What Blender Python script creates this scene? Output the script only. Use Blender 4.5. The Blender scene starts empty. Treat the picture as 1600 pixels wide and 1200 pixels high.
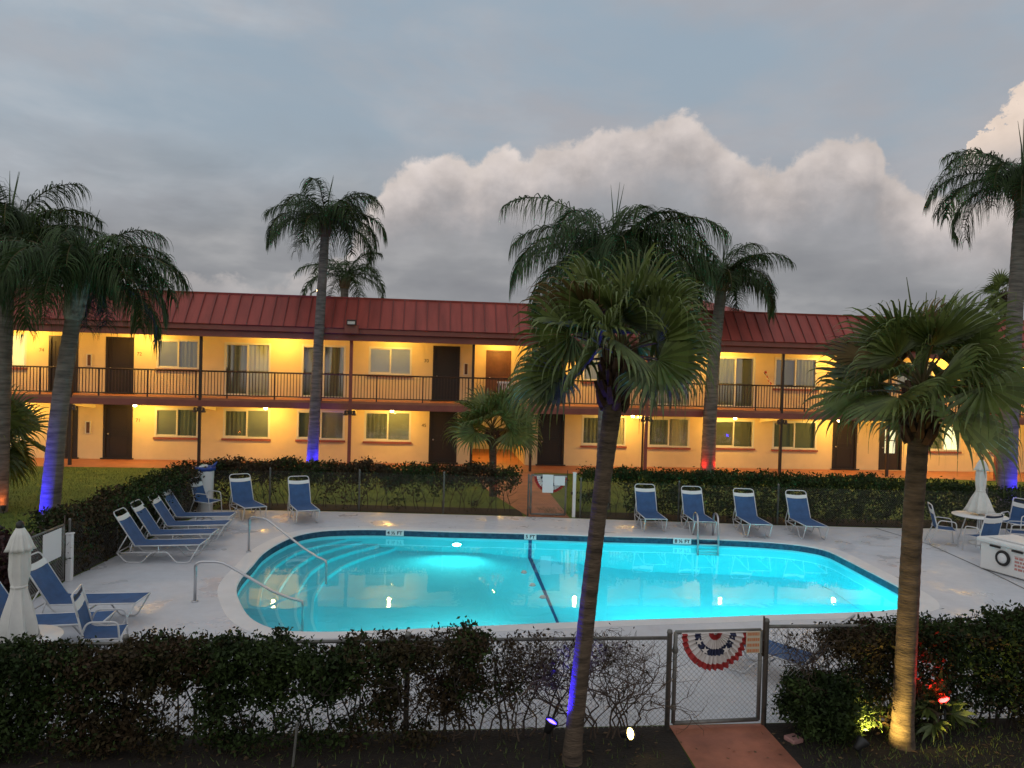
import bpy, bmesh, math, random
import numpy as np
from mathutils import Vector, Matrix, noise
from mathutils.geometry import tessellate_polygon
R = math.radians
S = bpy.context.scene
COL = S.collection
rnd = random.Random(7)
RNG = np.random.default_rng(7)

# ------------------------------------------------------------------ helpers
class MB:
    """collects shapes and links them as one mesh object"""
    def __init__(s): s.v = []; s.f = []; s.m = []
    def add(s, vs, fs, mi=0):
        n = len(s.v); s.v.extend([tuple(p) for p in vs])
        for f in fs: s.f.append(tuple(i + n for i in f)); s.m.append(mi)
        return s
    def box(s, x0, x1, y0, y1, z0, z1, mi=0):
        v = [(x0,y0,z0),(x1,y0,z0),(x1,y1,z0),(x0,y1,z0),(x0,y0,z1),(x1,y0,z1),(x1,y1,z1),(x0,y1,z1)]
        return s.add(v, [(0,3,2,1),(4,5,6,7),(0,1,5,4),(1,2,6,5),(2,3,7,6),(3,0,4,7)], mi)
    def bbox(s, x0, x1, y0, y1, z0, z1, b=.01, mi=0):
        """box with bevelled edges"""
        bm = bmesh.new(); bmesh.ops.create_cube(bm, size=1)
        for v in bm.verts: v.co = Vector((x0+(v.co.x+.5)*(x1-x0), y0+(v.co.y+.5)*(y1-y0), z0+(v.co.z+.5)*(z1-z0)))
        bmesh.ops.bevel(bm, geom=bm.edges[:], offset=b, segments=2, affect='EDGES', profile=.5)
        bm.verts.index_update()
        s.add([tuple(v.co) for v in bm.verts], [tuple(v.index for v in f.verts) for f in bm.faces], mi); bm.free()
        return s
    def tube(s, pts, r, n=6, mi=0, cap=True):
        pts = [Vector(p) for p in pts]
        rs = r if isinstance(r, (list, tuple)) else [r]*len(pts)
        vs = []; fs = []; up = None
        for i, p in enumerate(pts):
            d = (pts[min(i+1,len(pts)-1)] - pts[max(i-1,0)])
            if d.length < 1e-9: d = Vector((0,0,1))
            d.normalize()
            if up is None:
                up = Vector((0,0,1)) if abs(d.z) < .9 else Vector((1,0,0))
            a = d.cross(up)
            if a.length < 1e-6: a = d.cross(Vector((0,1,0)))
            a.normalize(); b = a.cross(d); up = b
            for k in range(n):
                t = 2*math.pi*k/n
                vs.append(p + (a*math.cos(t) + b*math.sin(t))*rs[i])
        for i in range(len(pts)-1):
            for k in range(n):
                fs.append((i*n+k, i*n+(k+1)%n, (i+1)*n+(k+1)%n, (i+1)*n+k))
        if cap:
            fs.append(tuple(range(n-1,-1,-1))); L = (len(pts)-1)*n; fs.append(tuple(L+k for k in range(n)))
        return s.add(vs, fs, mi)
    def lathe(s, prof, c=(0,0,0), n=16, mi=0, fold=None):
        vs = []; fs = []
        for i,(r,z) in enumerate(prof):
            for k in range(n):
                t = 2*math.pi*k/n; rr = r*(fold(t,i) if fold else 1)
                vs.append((c[0]+rr*math.cos(t), c[1]+rr*math.sin(t), c[2]+z))
        for i in range(len(prof)-1):
            for k in range(n): fs.append((i*n+k, i*n+(k+1)%n, (i+1)*n+(k+1)%n, (i+1)*n+k))
        if prof[0][0] > 1e-4: fs.append(tuple(range(n-1,-1,-1)))
        if prof[-1][0] > 1e-4: fs.append(tuple((len(prof)-1)*n+k for k in range(n)))
        return s.add(vs, fs, mi)
    def sheet(s, outer, hole, z, mi=0):
        loops = [[Vector((x,y,0)) for x,y in outer]] + ([[Vector((x,y,0)) for x,y in hole]] if hole else [])
        tris = tessellate_polygon(loops)
        pts = [(p.x,p.y,z) for l in loops for p in l]
        fs = []
        for a,b,c in tris:
            A,B,C_ = pts[a],pts[b],pts[c]
            cr = (B[0]-A[0])*(C_[1]-A[1])-(B[1]-A[1])*(C_[0]-A[0])
            fs.append((a,b,c) if cr > 0 else (a,c,b))
        return s.add(pts, fs, mi)
    def quads(s, V, mi=0):
        """V: N x 4 x 3 numpy"""
        n = len(s.v); N = len(V)
        s.v.extend(map(tuple, V.reshape(-1,3).tolist()))
        s.f.extend([(n+4*i,n+4*i+1,n+4*i+2,n+4*i+3) for i in range(N)]); s.m.extend([mi]*N)
        return s
    def build(s, name, mats, parent=None, smooth=False, world=False):
        me = bpy.data.meshes.new(name)
        off = parent_world(parent) if (parent is not None and world) else Vector((0,0,0))
        vs = s.v if off.length == 0 else [(a-off.x,b-off.y,c-off.z) for a,b,c in s.v]
        me.from_pydata(vs, [], s.f)
        for m in (mats if isinstance(mats,(list,tuple)) else [mats]): me.materials.append(m)
        me.polygons.foreach_set('material_index', s.m)
        if smooth: me.polygons.foreach_set('use_smooth', [True]*len(s.f))
        me.update()
        o = bpy.data.objects.new(name, me); COL.objects.link(o)
        if parent is not None: o.parent = parent
        return o
def parent_world(o):
    p = Vector((0,0,0))
    while o is not None: p += o.location; o = o.parent
    return p
def tag(o, label, cat, group=None):
    o['label'] = label; o['category'] = cat
    if group: o['group'] = group
    return o
def thing(name, label, cat, loc=(0,0,0), rz=0, group=None):
    o = bpy.data.objects.new(name, None); COL.objects.link(o); o.empty_display_size = .2
    o.location = loc; o.rotation_euler = (0,0,rz)
    return tag(o, label, cat, group)
def structure(o): o['kind'] = 'structure'; return o
def copy_tree(o, parent=None):
    c = o.copy(); COL.objects.link(c)
    if parent is not None: c.parent = parent
    for ch in [x for x in bpy.data.objects if x.parent == o]: copy_tree(ch, c)
    return c
def text_mesh(txt, size, mat, name, parent, loc, rot, depth=.002, sx=1, bold=0):
    cu = bpy.data.curves.new('t', 'FONT'); cu.body = txt; cu.size = size; cu.align_x = 'CENTER'; cu.align_y = 'CENTER'; cu.extrude = depth; cu.offset = bold
    t = bpy.data.objects.new('t', cu); COL.objects.link(t)
    bpy.context.view_layer.update()
    me = bpy.data.meshes.new_from_object(t.evaluated_get(bpy.context.evaluated_depsgraph_get()))
    bpy.data.objects.remove(t); me.name = name; me.materials.clear(); me.materials.append(mat)
    o = bpy.data.objects.new(name, me); COL.objects.link(o); o.parent = parent; o.location = loc; o.rotation_euler = rot; o.scale = (sx,1,1)
    return o

# ------------------------------------------------------------------ materials
def mat(name, col, rough=.6, metal=0, var=0, scale=3, bump=0, bscale=40, spec=.5, col2=None, emis=None, estr=0, island=0, detail=5, stretch=None, trans=0, coat=0):
    m = bpy.data.materials.new(name); m.use_nodes = True; nt = m.node_tree; N = nt.nodes; L = nt.links
    b = N['Principled BSDF']; b.inputs['Base Color'].default_value = (*col,1); b.inputs['Roughness'].default_value = rough
    b.inputs['Metallic'].default_value = metal; b.inputs['Specular IOR Level'].default_value = spec
    if coat: b.inputs['Coat Weight'].default_value = coat
    if emis: b.inputs['Emission Color'].default_value = (*emis,1); b.inputs['Emission Strength'].default_value = estr
    tc = N.new('ShaderNodeTexCoord'); src = tc.outputs['Object']
    if stretch:
        mp = N.new('ShaderNodeMapping'); mp.inputs['Scale'].default_value = stretch; L.new(src, mp.inputs[0]); src = mp.outputs[0]
    out = None
    if var or col2:
        nz = N.new('ShaderNodeTexNoise'); nz.inputs['Scale'].default_value = scale; nz.inputs['Detail'].default_value = detail; nz.inputs['Roughness'].default_value = .6
        L.new(src, nz.inputs['Vector'])
        rp = N.new('ShaderNodeValToRGB'); rp.color_ramp.elements[0].position = .32; rp.color_ramp.elements[1].position = .68
        c2 = col2 or tuple(min(1,c*(1+var)) for c in col); c1 = col if col2 else tuple(c*(1-var) for c in col)
        rp.color_ramp.elements[0].color = (*c1,1); rp.color_ramp.elements[1].color = (*c2,1)
        L.new(nz.outputs['Fac'], rp.inputs[0]); out = rp.outputs[0]
        if island:
            ge = N.new('ShaderNodeNewGeometry'); mx = N.new('ShaderNodeMix'); mx.data_type = 'RGBA'; mx.blend_type = 'MULTIPLY'; mx.inputs[0].default_value = 1
            mr = N.new('ShaderNodeMapRange'); mr.inputs['To Min'].default_value = 1-island; mr.inputs['To Max'].default_value = 1+island
            L.new(ge.outputs['Random Per Island'], mr.inputs[0]); L.new(out, mx.inputs[6]); L.new(mr.outputs[0], mx.inputs[7]); out = mx.outputs[2]
        L.new(out, b.inputs['Base Color'])
    if bump:
        nb = N.new('ShaderNodeTexNoise'); nb.inputs['Scale'].default_value = bscale; nb.inputs['Detail'].default_value = 4; L.new(src, nb.inputs['Vector'])
        bp = N.new('ShaderNodeBump'); bp.inputs['Strength'].default_value = bump; bp.inputs['Distance'].default_value = .02
        L.new(nb.outputs['Fac'], bp.inputs['Height']); L.new(bp.outputs[0], b.inputs['Normal'])
    if trans:
        tr = N.new('ShaderNodeBsdfTranslucent'); ms = N.new('ShaderNodeMixShader'); ms.inputs[0].default_value = trans
        if out is not None: L.new(out, tr.inputs[0])
        else: tr.inputs[0].default_value = (*col,1)
        L.new(b.outputs[0], ms.inputs[1]); L.new(tr.outputs[0], ms.inputs[2]); L.new(ms.outputs[0], N['Material Output'].inputs[0])
    return m
def emit(name, col, s):
    return mat(name, (.8,.8,.8), emis=col, estr=s)

M = {}
M['wall'] = mat('cream_stucco', (.74,.585,.345), .8, var=.07, scale=.9, bump=.15, bscale=60)
M['soffit'] = mat('cream_soffit', (.74,.64,.42), .8, var=.04)
M['red_metal'] = mat('red_roof_metal', (.31,.058,.042), .5, var=.24, scale=1.6, stretch=(1.5,.25,.25), bump=.05, bscale=6, spec=.4)
M['red_trim'] = mat('red_trim_paint', (.26,.075,.055), .6, var=.15, scale=2)
M['terracotta'] = mat('terracotta_concrete', (.36,.135,.065), .55, var=.18, scale=1.6, bump=.1, bscale=50)
M['path'] = mat('terracotta_path', (.34,.12,.070), .65, var=.3, scale=2.2, bump=.15, bscale=60)
M['black_iron'] = mat('dark_iron', (.040,.021,.014), .5)
M['brown_door'] = mat('dark_brown_door', (.014,.009,.007), .5, var=.2, scale=4, stretch=(6,6,.6))
M['mid_door'] = mat('brown_door', (.13,.055,.03), .5, var=.15, scale=4)
M['white_paint'] = mat('white_paint', (.72,.70,.64), .5, var=.03)
M['alu'] = mat('white_aluminium', (.66,.64,.56), .4)
M['blind'] = mat('closed_blind', (.46,.48,.43), .7, var=.05)
M['curtain'] = mat('dark_curtain', (.20,.22,.195), .8, var=.2, scale=3, stretch=(8,8,.4))
M['curtain_pale'] = mat('pale_curtain', (.56,.55,.46), .8, var=.1, scale=3, stretch=(8,8,.4))
M['dark_room'] = mat('dark_interior', (.17,.18,.14), .9)
M['chrome'] = mat('brushed_steel', (.55,.55,.56), .28, metal=1)
M['galv'] = mat('galvanized_steel', (.17,.165,.15), .5, metal=.35, var=.25, scale=8)
M['wire'] = mat('galvanized_wire', (.28,.27,.25), .5, metal=.4)
M['tube_white'] = mat('white_powder_coat', (.62,.62,.62), .35)
M['sling'] = mat('blue_sling', (.032,.088,.21), .75, var=.18, scale=5, bump=.1, bscale=120)
M['strap'] = mat('white_strap', (.72,.72,.70), .6)
M['canvas'] = mat('white_canvas', (.66,.65,.61), .85, var=.07, scale=5, bump=.2, bscale=30)
M['plastic_white'] = mat('white_plastic', (.74,.74,.72), .4, var=.03)
M['black'] = mat('black_plastic', (.015,.015,.015), .5)
M['tyre'] = mat('dark_rubber', (.02,.02,.02), .8)
M['faded_red'] = mat('faded_red_print', (.50,.22,.20), .7, var=.25, scale=30)
M['navy_text'] = mat('black_lettering', (.02,.022,.03), .6)
M['red_cloth'] = mat('red_cloth', (.36,.03,.03), .8, var=.15)
M['white_cloth'] = mat('white_cloth', (.66,.62,.60), .85, var=.06)
M['navy_cloth'] = mat('navy_cloth', (.025,.03,.075), .8)
M['sign_white'] = mat('white_sign', (.76,.76,.76), .5)
M['sign_orange'] = mat('orange_print', (.55,.22,.10), .6)
M['soil'] = mat('dark_mulch', (.016,.011,.007), .95, var=.4, scale=9, bump=.6, bscale=30)
M['bark'] = mat('grey_palm_bark', (.145,.125,.105), .9, var=.5, scale=2.2, bump=.7, bscale=9, stretch=(1,1,7), detail=8)
M['bark_brown'] = mat('brown_palm_bark', (.095,.066,.044), .95, var=.6, scale=3.2, bump=1.0, bscale=12, stretch=(1,1,5), detail=8)
M['boots'] = mat('old_leaf_bases', (.075,.040,.024), .95, var=.4, scale=9, bump=.6, bscale=20)
M['shaft'] = mat('palm_crown_shaft', (.16,.10,.055), .8, var=.35, scale=6, stretch=(1,1,.5))
M['neck'] = mat('patched_palm_neck', (.10,.075,.06), .85, col2=(.48,.45,.40), scale=5, bump=.3, bscale=10)
M['frond'] = mat('feather_frond', (.028,.052,.018), .6, spec=.3, col2=(.062,.098,.030), scale=1.3, island=.45, trans=.15)
M['fan'] = mat('fan_leaf', (.075,.110,.026), .45, col2=(.165,.200,.055), scale=2.2, island=.35, trans=.25)
M['fan_dry'] = mat('dry_fan_leaf', (.15,.10,.035), .8, var=.3, trans=.1)
M['petiole'] = mat('leaf_stalk', (.10,.075,.028), .7)
M['hedge'] = mat('hedge_leaf', (.013,.025,.006), .7, col2=(.034,.054,.012), scale=2.2, island=.5, trans=.1, spec=.2)
M['hedge_red'] = mat('reddish_hedge_leaf', (.030,.028,.010), .7, spec=.2, col2=(.050,.029,.015), scale=2.2, island=.5, trans=.1)
M['shrub_red'] = mat('maroon_leaf', (.045,.013,.012), .6, var=.4, scale=4, island=.4)
M['twig'] = mat('bare_twig', (.075,.050,.034), .9, var=.3)
M['stem'] = mat('dark_stem', (.028,.020,.014), .9)
M['grass'] = mat('grass_blade', (.045,.075,.012), .7, col2=(.08,.11,.02), scale=3, island=.4)
M['globe'] = emit('lamp_globe', (1,.66,.28), 30)

def lawn_mat():
    m = mat('lawn', (.065,.115,.006), .9, col2=(.115,.175,.012), scale=1.1, bump=.8, bscale=90); return m
M['lawn'] = lawn_mat()

def deck_mat():
    m = bpy.data.materials.new('white_painted_concrete'); m.use_nodes = True; nt = m.node_tree; N = nt.nodes; L = nt.links; b = N['Principled BSDF']
    tc = N.new('ShaderNodeTexCoord')
    def nz(sc, det=5, ro=.6, st=None):
        n = N.new('ShaderNodeTexNoise'); n.inputs['Scale'].default_value = sc; n.inputs['Detail'].default_value = det; n.inputs['Roughness'].default_value = ro
        if st:
            mp = N.new('ShaderNodeMapping'); mp.inputs['Scale'].default_value = st; L.new(tc.outputs['Object'], mp.inputs[0]); L.new(mp.outputs[0], n.inputs['Vector'])
        else: L.new(tc.outputs['Object'], n.inputs['Vector'])
        return n.outputs['Fac']
    def ramp(f, p0, c0, p1, c1):
        r = N.new('ShaderNodeValToRGB'); e = r.color_ramp.elements; e[0].position = p0; e[0].color = (*c0,1); e[1].position = p1; e[1].color = (*c1,1); L.new(f, r.inputs[0]); return r.outputs[0]
    a = ramp(nz(.55,6,.65), .3, (.55,.56,.585), .7, (.65,.66,.685))
    c = ramp(nz(5,6,.75), .35, (.80,.79,.78), .6, (1,1,1))
    mx = N.new('ShaderNodeMix'); mx.data_type = 'RGBA'; mx.blend_type = 'MULTIPLY'; mx.inputs[0].default_value = .75; L.new(a, mx.inputs[6]); L.new(c, mx.inputs[7])
    L.new(mx.outputs[2], b.inputs['Base Color'])
    mx.inputs[0].default_value = .45
    w = ramp(nz(.95,4,.6), .50, (.55,.55,.55), .66, (.16,.16,.16))   # wet patches are smoother
    L.new(w, b.inputs['Roughness'])
    bp = N.new('ShaderNodeBump'); bp.inputs['Strength'].default_value = .12; bp.inputs['Distance'].default_value = .02
    L.new(nz(7,4,.6), bp.inputs['Height']); L.new(bp.outputs[0], b.inputs['Normal'])
    b.inputs['Specular IOR Level'].default_value = .55
    return m
M['deck'] = deck_mat()
M['coping'] = mat('pale_coping', (.70,.695,.69), .5, var=.06, scale=2, bump=.08, bscale=30)

def tile_mat(name, c1, c2, sx):
    m = bpy.data.materials.new(name); m.use_nodes = True; nt = m.node_tree; N = nt.nodes; L = nt.links; b = N['Principled BSDF']
    b.inputs['Roughness'].default_value = .25
    tc = N.new('ShaderNodeTexCoord'); br = N.new('ShaderNodeTexNoise'); br.inputs['Scale'].default_value = sx; L.new(tc.outputs['Object'], br.inputs['Vector'])
    r = N.new('ShaderNodeValToRGB'); r.color_ramp.elements[0].color = (*c1,1); r.color_ramp.elements[1].color = (*c2,1); r.color_ramp.elements[0].position=.35; r.color_ramp.elements[1].position=.65
    L.new(br.outputs['Fac'], r.inputs[0]); L.new(r.outputs[0], b.inputs['Base Color']); return m
M['tile'] = tile_mat('navy_tile', (.012,.035,.075), (.028,.065,.12), 12)
M['plaster'] = mat('pool_plaster', (.20,.66,.76), .8, var=.04, scale=1.5)
M['step_edge'] = mat('step_edge_lit_tint', (.40,.80,.86), .6)  # paler nose strip, the brightness of the lit risers put into its colour
M['stripe'] = mat('blue_tile_stripe', (.015,.05,.16), .5)

def water_mat():
    m = bpy.data.materials.new('clear_pool_water'); m.use_nodes = True; nt = m.node_tree; N = nt.nodes; L = nt.links
    N.remove(N['Principled BSDF']); out = N['Material Output']
    g = N.new('ShaderNodeBsdfGlass'); g.inputs['IOR'].default_value = 1.33; g.inputs['Roughness'].default_value = .0; g.inputs['Color'].default_value = (.80,.98,1,1)
    tc = N.new('ShaderNodeTexCoord')
    n1 = N.new('ShaderNodeTexNoise'); n1.inputs['Scale'].default_value = 1.6; n1.inputs['Detail'].default_value = 3; n1.inputs['Roughness'].default_value = .45; L.new(tc.outputs['Object'], n1.inputs['Vector'])
    bp = N.new('ShaderNodeBump'); bp.inputs['Strength'].default_value = .055; bp.inputs['Distance'].default_value = .04; L.new(n1.outputs['Fac'], bp.inputs['Height'])
    L.new(bp.outputs[0], g.inputs['Normal']); L.new(g.outputs[0], out.inputs[0]); return m
M['water'] = water_mat()
def pane_mat():
    m = bpy.data.materials.new('window_glass'); m.use_nodes = True; nt = m.node_tree; N = nt.nodes; L = nt.links
    N.remove(N['Principled BSDF'])
    t = N.new('ShaderNodeBsdfTransparent'); t.inputs[0].default_value = (.84,.90,.88,1); g = N.new('ShaderNodeBsdfGlossy'); g.inputs['Roughness'].default_value = .04
    lw = N.new('ShaderNodeLayerWeight'); pw = N.new('ShaderNodeMath'); pw.operation = 'POWER'; L.new(lw.outputs['Facing'], pw.inputs[0]); pw.inputs[1].default_value = 4
    f = N.new('ShaderNodeMath'); f.operation = 'MULTIPLY_ADD'; L.new(pw.outputs[0], f.inputs[0]); f.inputs[1].default_value = .9; f.inputs[2].default_value = .20; x = N.new('ShaderNodeMixShader')
    L.new(f.outputs[0], x.inputs[0]); L.new(t.outputs[0], x.inputs[1]); L.new(g.outputs[0], x.inputs[2]); L.new(x.outputs[0], N['Material Output'].inputs[0]); return m
M['pane'] = pane_mat()

# ------------------------------------------------------------------ camera
yaw, pitch, roll = .1003, -.016, .0271
CAM = Vector((0,0,3.985))
Fw = Vector((math.sin(yaw)*math.cos(pitch), math.cos(yaw)*math.cos(pitch), math.sin(pitch)))
R0 = Vector((math.cos(yaw), -math.sin(yaw), 0)); U0 = R0.cross(Fw)
Rt = R0*math.cos(roll) + U0*math.sin(roll); Up = -R0*math.sin(roll) + U0*math.cos(roll)
cd = bpy.data.cameras.new('camera'); cam = bpy.data.objects.new('camera', cd); COL.objects.link(cam)
cam.matrix_world = Matrix(((Rt.x,Up.x,-Fw.x,CAM.x),(Rt.y,Up.y,-Fw.y,CAM.y),(Rt.z,Up.z,-Fw.z,CAM.z),(0,0,0,1)))
cd.sensor_width = 36; cd.lens = 1180/1600*36; cd.clip_end = 2000; cd.clip_start = .1
S.camera = cam

# ------------------------------------------------------------------ sky
def make_world():
    w = bpy.data.worlds.new('World'); S.world = w; w.use_nodes = True; nt = w.node_tree; N = nt.nodes; L = nt.links
    bg = N['Background']
    def m(op, a, b=None, c=None, clamp=False):
        n = N.new('ShaderNodeMath'); n.operation = op; n.use_clamp = clamp
        for i, x in enumerate((a,b,c)):
            if x is None: continue
            if isinstance(x,(int,float)): n.inputs[i].default_value = x
            else: L.new(x, n.inputs[i])
        return n.outputs[0]
    def sstep(x, lo, hi):
        n = N.new('ShaderNodeMapRange'); n.interpolation_type = 'SMOOTHSTEP'; L.new(x, n.inputs[0]); n.inputs[1].default_value = lo; n.inputs[2].default_value = hi
        return n.outputs[0]
    def mix(f, a, b, mode='MIX'):
        n = N.new('ShaderNodeMix'); n.data_type = 'RGBA'; n.blend_type = mode
        if isinstance(f,(int,float)): n.inputs[0].default_value = f
        else: L.new(f, n.inputs[0])
        for i,x in ((6,a),(7,b)):
            if isinstance(x, tuple): n.inputs[i].default_value = (*x,1)
            else: L.new(x, n.inputs[i])
        return n.outputs[2]
    def ramp(x, stops):
        n = N.new('ShaderNodeValToRGB'); e = n.color_ramp.elements
        while len(e) < len(stops): e.new(.5)
        for k,(p,c) in enumerate(stops): e[k].position = p; e[k].color = (*c,1)
        L.new(x, n.inputs[0]); return n.outputs[0]
    tc = N.new('ShaderNodeTexCoord'); D = tc.outputs['Generated']
    sp = N.new('ShaderNodeSeparateXYZ'); L.new(D, sp.inputs[0]); X,Y,Z = sp.outputs
    az = m('MULTIPLY', m('ARCTAN2', X, Y), 57.29578); el = m('MULTIPLY', m('ARCSINE', Z), 57.29578)
    def noise_(scale, det, ro, st=(1,1,1), off=(0,0,0), dist=0):
        mp = N.new('ShaderNodeMapping'); mp.inputs['Scale'].default_value = st; mp.inputs['Location'].default_value = off; L.new(D, mp.inputs[0])
        n = N.new('ShaderNodeTexNoise'); n.inputs['Scale'].default_value = scale; n.inputs['Detail'].default_value = det; n.inputs['Roughness'].default_value = ro; n.inputs['Distortion'].default_value = dist
        L.new(mp.outputs[0], n.inputs['Vector']); return n.outputs['Fac']
    def curve(pts, x, lo, hi, vmax):
        n = N.new('ShaderNodeFloatCurve'); c = n.mapping.curves[0]
        P = [((a-lo)/(hi-lo), e/vmax) for a,e in pts]
        c.points[0].location = P[0]; c.points[1].location = P[-1]
        for p in P[1:-1]: c.points.new(*p)
        for p in c.points: p.handle_type = 'VECTOR'
        n.mapping.update()
        t = m('DIVIDE', m('SUBTRACT', x, lo), hi-lo, clamp=True); L.new(t, n.inputs['Value'])
        return m('MULTIPLY', n.outputs[0], vmax)
    sky = N.new('ShaderNodeTexSky'); sky.sky_type = 'NISHITA'; sky.sun_disc = False; sky.sun_elevation = R(2); sky.sun_rotation = R(250); sky.altitude = 5
    skyc = mix(1.0, sky.outputs[0], (.12,.12,.12), 'MULTIPLY')
    # clear evening sky
    clear = ramp(m('DIVIDE', el, 60, clamp=True), [(0,(.29,.305,.33)), (.2,(.34,.415,.49)), (.4,(.33,.43,.53)), (1,(.50,.55,.62))])
    clear = mix(.12, clear, skyc)
    # high thin grey veil in long soft streaks
    v1 = noise_(2.6, 6, .55, (1,1,2.6), (3.1,1.7,.4), .3)
    v2 = noise_(6, 5, .55, (1,1,2.2), (7.7,2,5), .2)
    veil = sstep(m('ADD', m('MULTIPLY', v1, .75), m('MULTIPLY', v2, .25)), .38, .60)
    azr = sstep(az, -25, 20)
    veilc = mix(azr, (.50,.53,.57), (.44,.43,.45))
    veilc = mix(m('MULTIPLY', sstep(v2, .38, .62), .55), veilc, (.355,.355,.385))
    base = mix(m('ADD', m('MULTIPLY', veil, .72), .10), clear, veilc)
    # grey layer low down
    low = sstep(m('ADD', el, m('MULTIPLY', m('SUBTRACT', v1, .5), 14)), 16, 8)
    lown = noise_(8, 4, .5, (1,1,2.8), (1,9,3), .2)
    lowc = ramp(lown, [(.32,(.235,.24,.258)), (.5,(.29,.293,.307)), (.68,(.41,.405,.41))])
    base = mix(m('MULTIPLY', low, .9), base, lowc)
    # the cumulus bank
    top = curve([(-90,9),(-40,7.5),(-12,6),(-7,8),(-5.6,11),(-4.2,13.8),(-2.4,15),(0,15.8),(1.4,16),(2.6,15.1),(3.3,16.3),(4.8,16.7),(6.7,16.2),(8.6,17.2),(10.5,17.7),(13.1,18.1),(14.8,17.8),(15.7,18.4),(17.1,18.8),(18.5,18.6),(19.9,17.5),(21.7,16.4),(22.9,15.2),(24.4,15),(26.5,16.2),(28.2,16.7),(29.8,16.4),(31.3,16.5),(31.6,14.4),(33.8,12.5),(38,12),(60,10),(90,9)], az, -90, 90, 30)
    nb = noise_(22, 7, .6, (1,1,1.15), (0,0,0), .25); nb2 = noise_(60, 4, .6, (1,1,1.1), (4,0,2))
    edge = m('SUBTRACT', m('ADD', top, m('ADD', m('MULTIPLY', m('SUBTRACT', nb, .52), 4.2), m('MULTIPLY', m('SUBTRACT', nb2, .5), .6))), el)
    cm = sstep(edge, -.2, .65)
    depth = m('DIVIDE', m('ADD', edge, m('MULTIPLY', m('SUBTRACT', noise_(10, 3, .5, (1,1,1.5), (2,5,1)), .5), 3)), 8.5, clamp=True)
    cc = ramp(depth, [(0,(.70,.625,.585)), (.16,(.65,.585,.56)), (.40,(.46,.43,.43)), (.68,(.35,.345,.36)), (1,(.295,.297,.312))])
    ba = noise_(24, 5, .5, (1,1,1.15), (0,0,0), .1); bb = noise_(24, 5, .5, (1,1,1.15), (.30,0,-.36), .1)
    ca = noise_(9, 2, .5, (1,1,1.2), (2,0,0)); cb = noise_(9, 2, .5, (1,1,1.2), (2.25,0,-.25))
    sh = m('MINIMUM', m('MAXIMUM', m('ADD', .93, m('ADD', m('MULTIPLY', m('SUBTRACT', ba, bb), .42), m('MULTIPLY', m('SUBTRACT', ca, cb), .40))), .72), 1.22)
    shc = N.new('ShaderNodeCombineColor')
    for k in range(3): L.new(sh, shc.inputs[k])
    cc = mix(1.0, cc, shc.outputs[0], 'MULTIPLY')
    fade = m('MULTIPLY', m('MULTIPLY', cm, sstep(el, 3, 10)), m('SUBTRACT', 1, m('MULTIPLY', sstep(depth, .35, .95), .75)))
    base = mix(fade, base, cc)
    # cloud at the upper right
    e2 = m('SUBTRACT', curve([(-90,0),(35.4,0),(36.2,14.5),(36.9,17.2),(37.6,18),(38.6,18.8),(41,20.5),(48,22),(58,17),(62,0),(90,0)], m('ADD', az, m('ADD', m('MULTIPLY', m('SUBTRACT', nb, .5), 5), m('MULTIPLY', m('SUBTRACT', nb2, .5), 1.5))), -90, 90, 30), m('SUBTRACT', el, m('ADD', m('MULTIPLY', m('SUBTRACT', nb, .52), 5), m('MULTIPLY', m('SUBTRACT', nb2, .5), 1.2))))
    c2 = m('MULTIPLY', sstep(e2, -.1, .5), sstep(el, 12.5, 15.5))
    base = mix(c2, base, mix(1.0, shc.outputs[0], ramp(m('DIVIDE', e2, 8, clamp=True), [(0,(.80,.66,.56)), (.5,(.74,.62,.54)), (1,(.50,.46,.45))]), 'MULTIPLY'))
    # the brighter western sky behind the camera
    west = sstep(m('ADD', m('MULTIPLY', Y, -1), m('MULTIPLY', X, -.25)), .05, .75)
    base = mix(west, base, mix(1.0, base, (2.0,1.85,1.7), 'MULTIPLY'))
    # below the horizon
    base = mix(sstep(el, 0, -3), base, (.05,.05,.05))
    L.new(base, bg.inputs[0]); bg.inputs[1].default_value = 1.0
make_world()
sl = bpy.data.lights.new('sun', 'SUN'); sl.energy = .12; sl.angle = R(25); sl.color = (1,.86,.74)
so = bpy.data.objects.new('sun', sl); COL.objects.link(so); so.rotation_euler = (R(62), 0, R(-110))

# ------------------------------------------------------------------ pool outline and ground
POOL = [(-3.54,15.46),(-3.56,16.35),(-3.45,17.24),(-3.22,18.05),(-2.93,18.5),(-2.5,18.78),(-1.82,18.89),(-1.08,18.88),(.47,18.69),(2.32,18.52),(4.2,18.28),(6.03,18.10),(7.22,17.92),(8.03,17.74),(8.7,17.48),(9.05,17.18),(9.22,16.85),(9.24,16.39),(9.18,15.21),(9.10,13.93),(9.00,13.25),(8.86,12.88),(8.60,12.62),(7.78,12.40),(6.87,12.30),(5.47,12.20),(4.78,12.13),(2.59,11.95),(-.31,11.65),(-1.26,11.56),(-1.86,11.57),(-2.22,11.64),(-2.53,11.86),(-2.83,12.25),(-3.11,12.85),(-3.42,13.73),(-3.53,14.5)]
def smooth_loop(P, k=3):
    out = []; n = len(P)
    for i in range(n):
        p0,p1,p2,p3 = P[i-1],P[i],P[(i+1)%n],P[(i+2)%n]
        for j in range(k):
            t = j/k
            out.append(tuple(.5*((2*p1[a])+(-p0[a]+p2[a])*t+(2*p0[a]-5*p1[a]+4*p2[a]-p3[a])*t*t+(-p0[a]+3*p1[a]-3*p2[a]+p3[a])*t**3) for a in (0,1)))
    return out
PL = smooth_loop(POOL)          # clockwise seen from above
WZ = -.20
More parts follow.
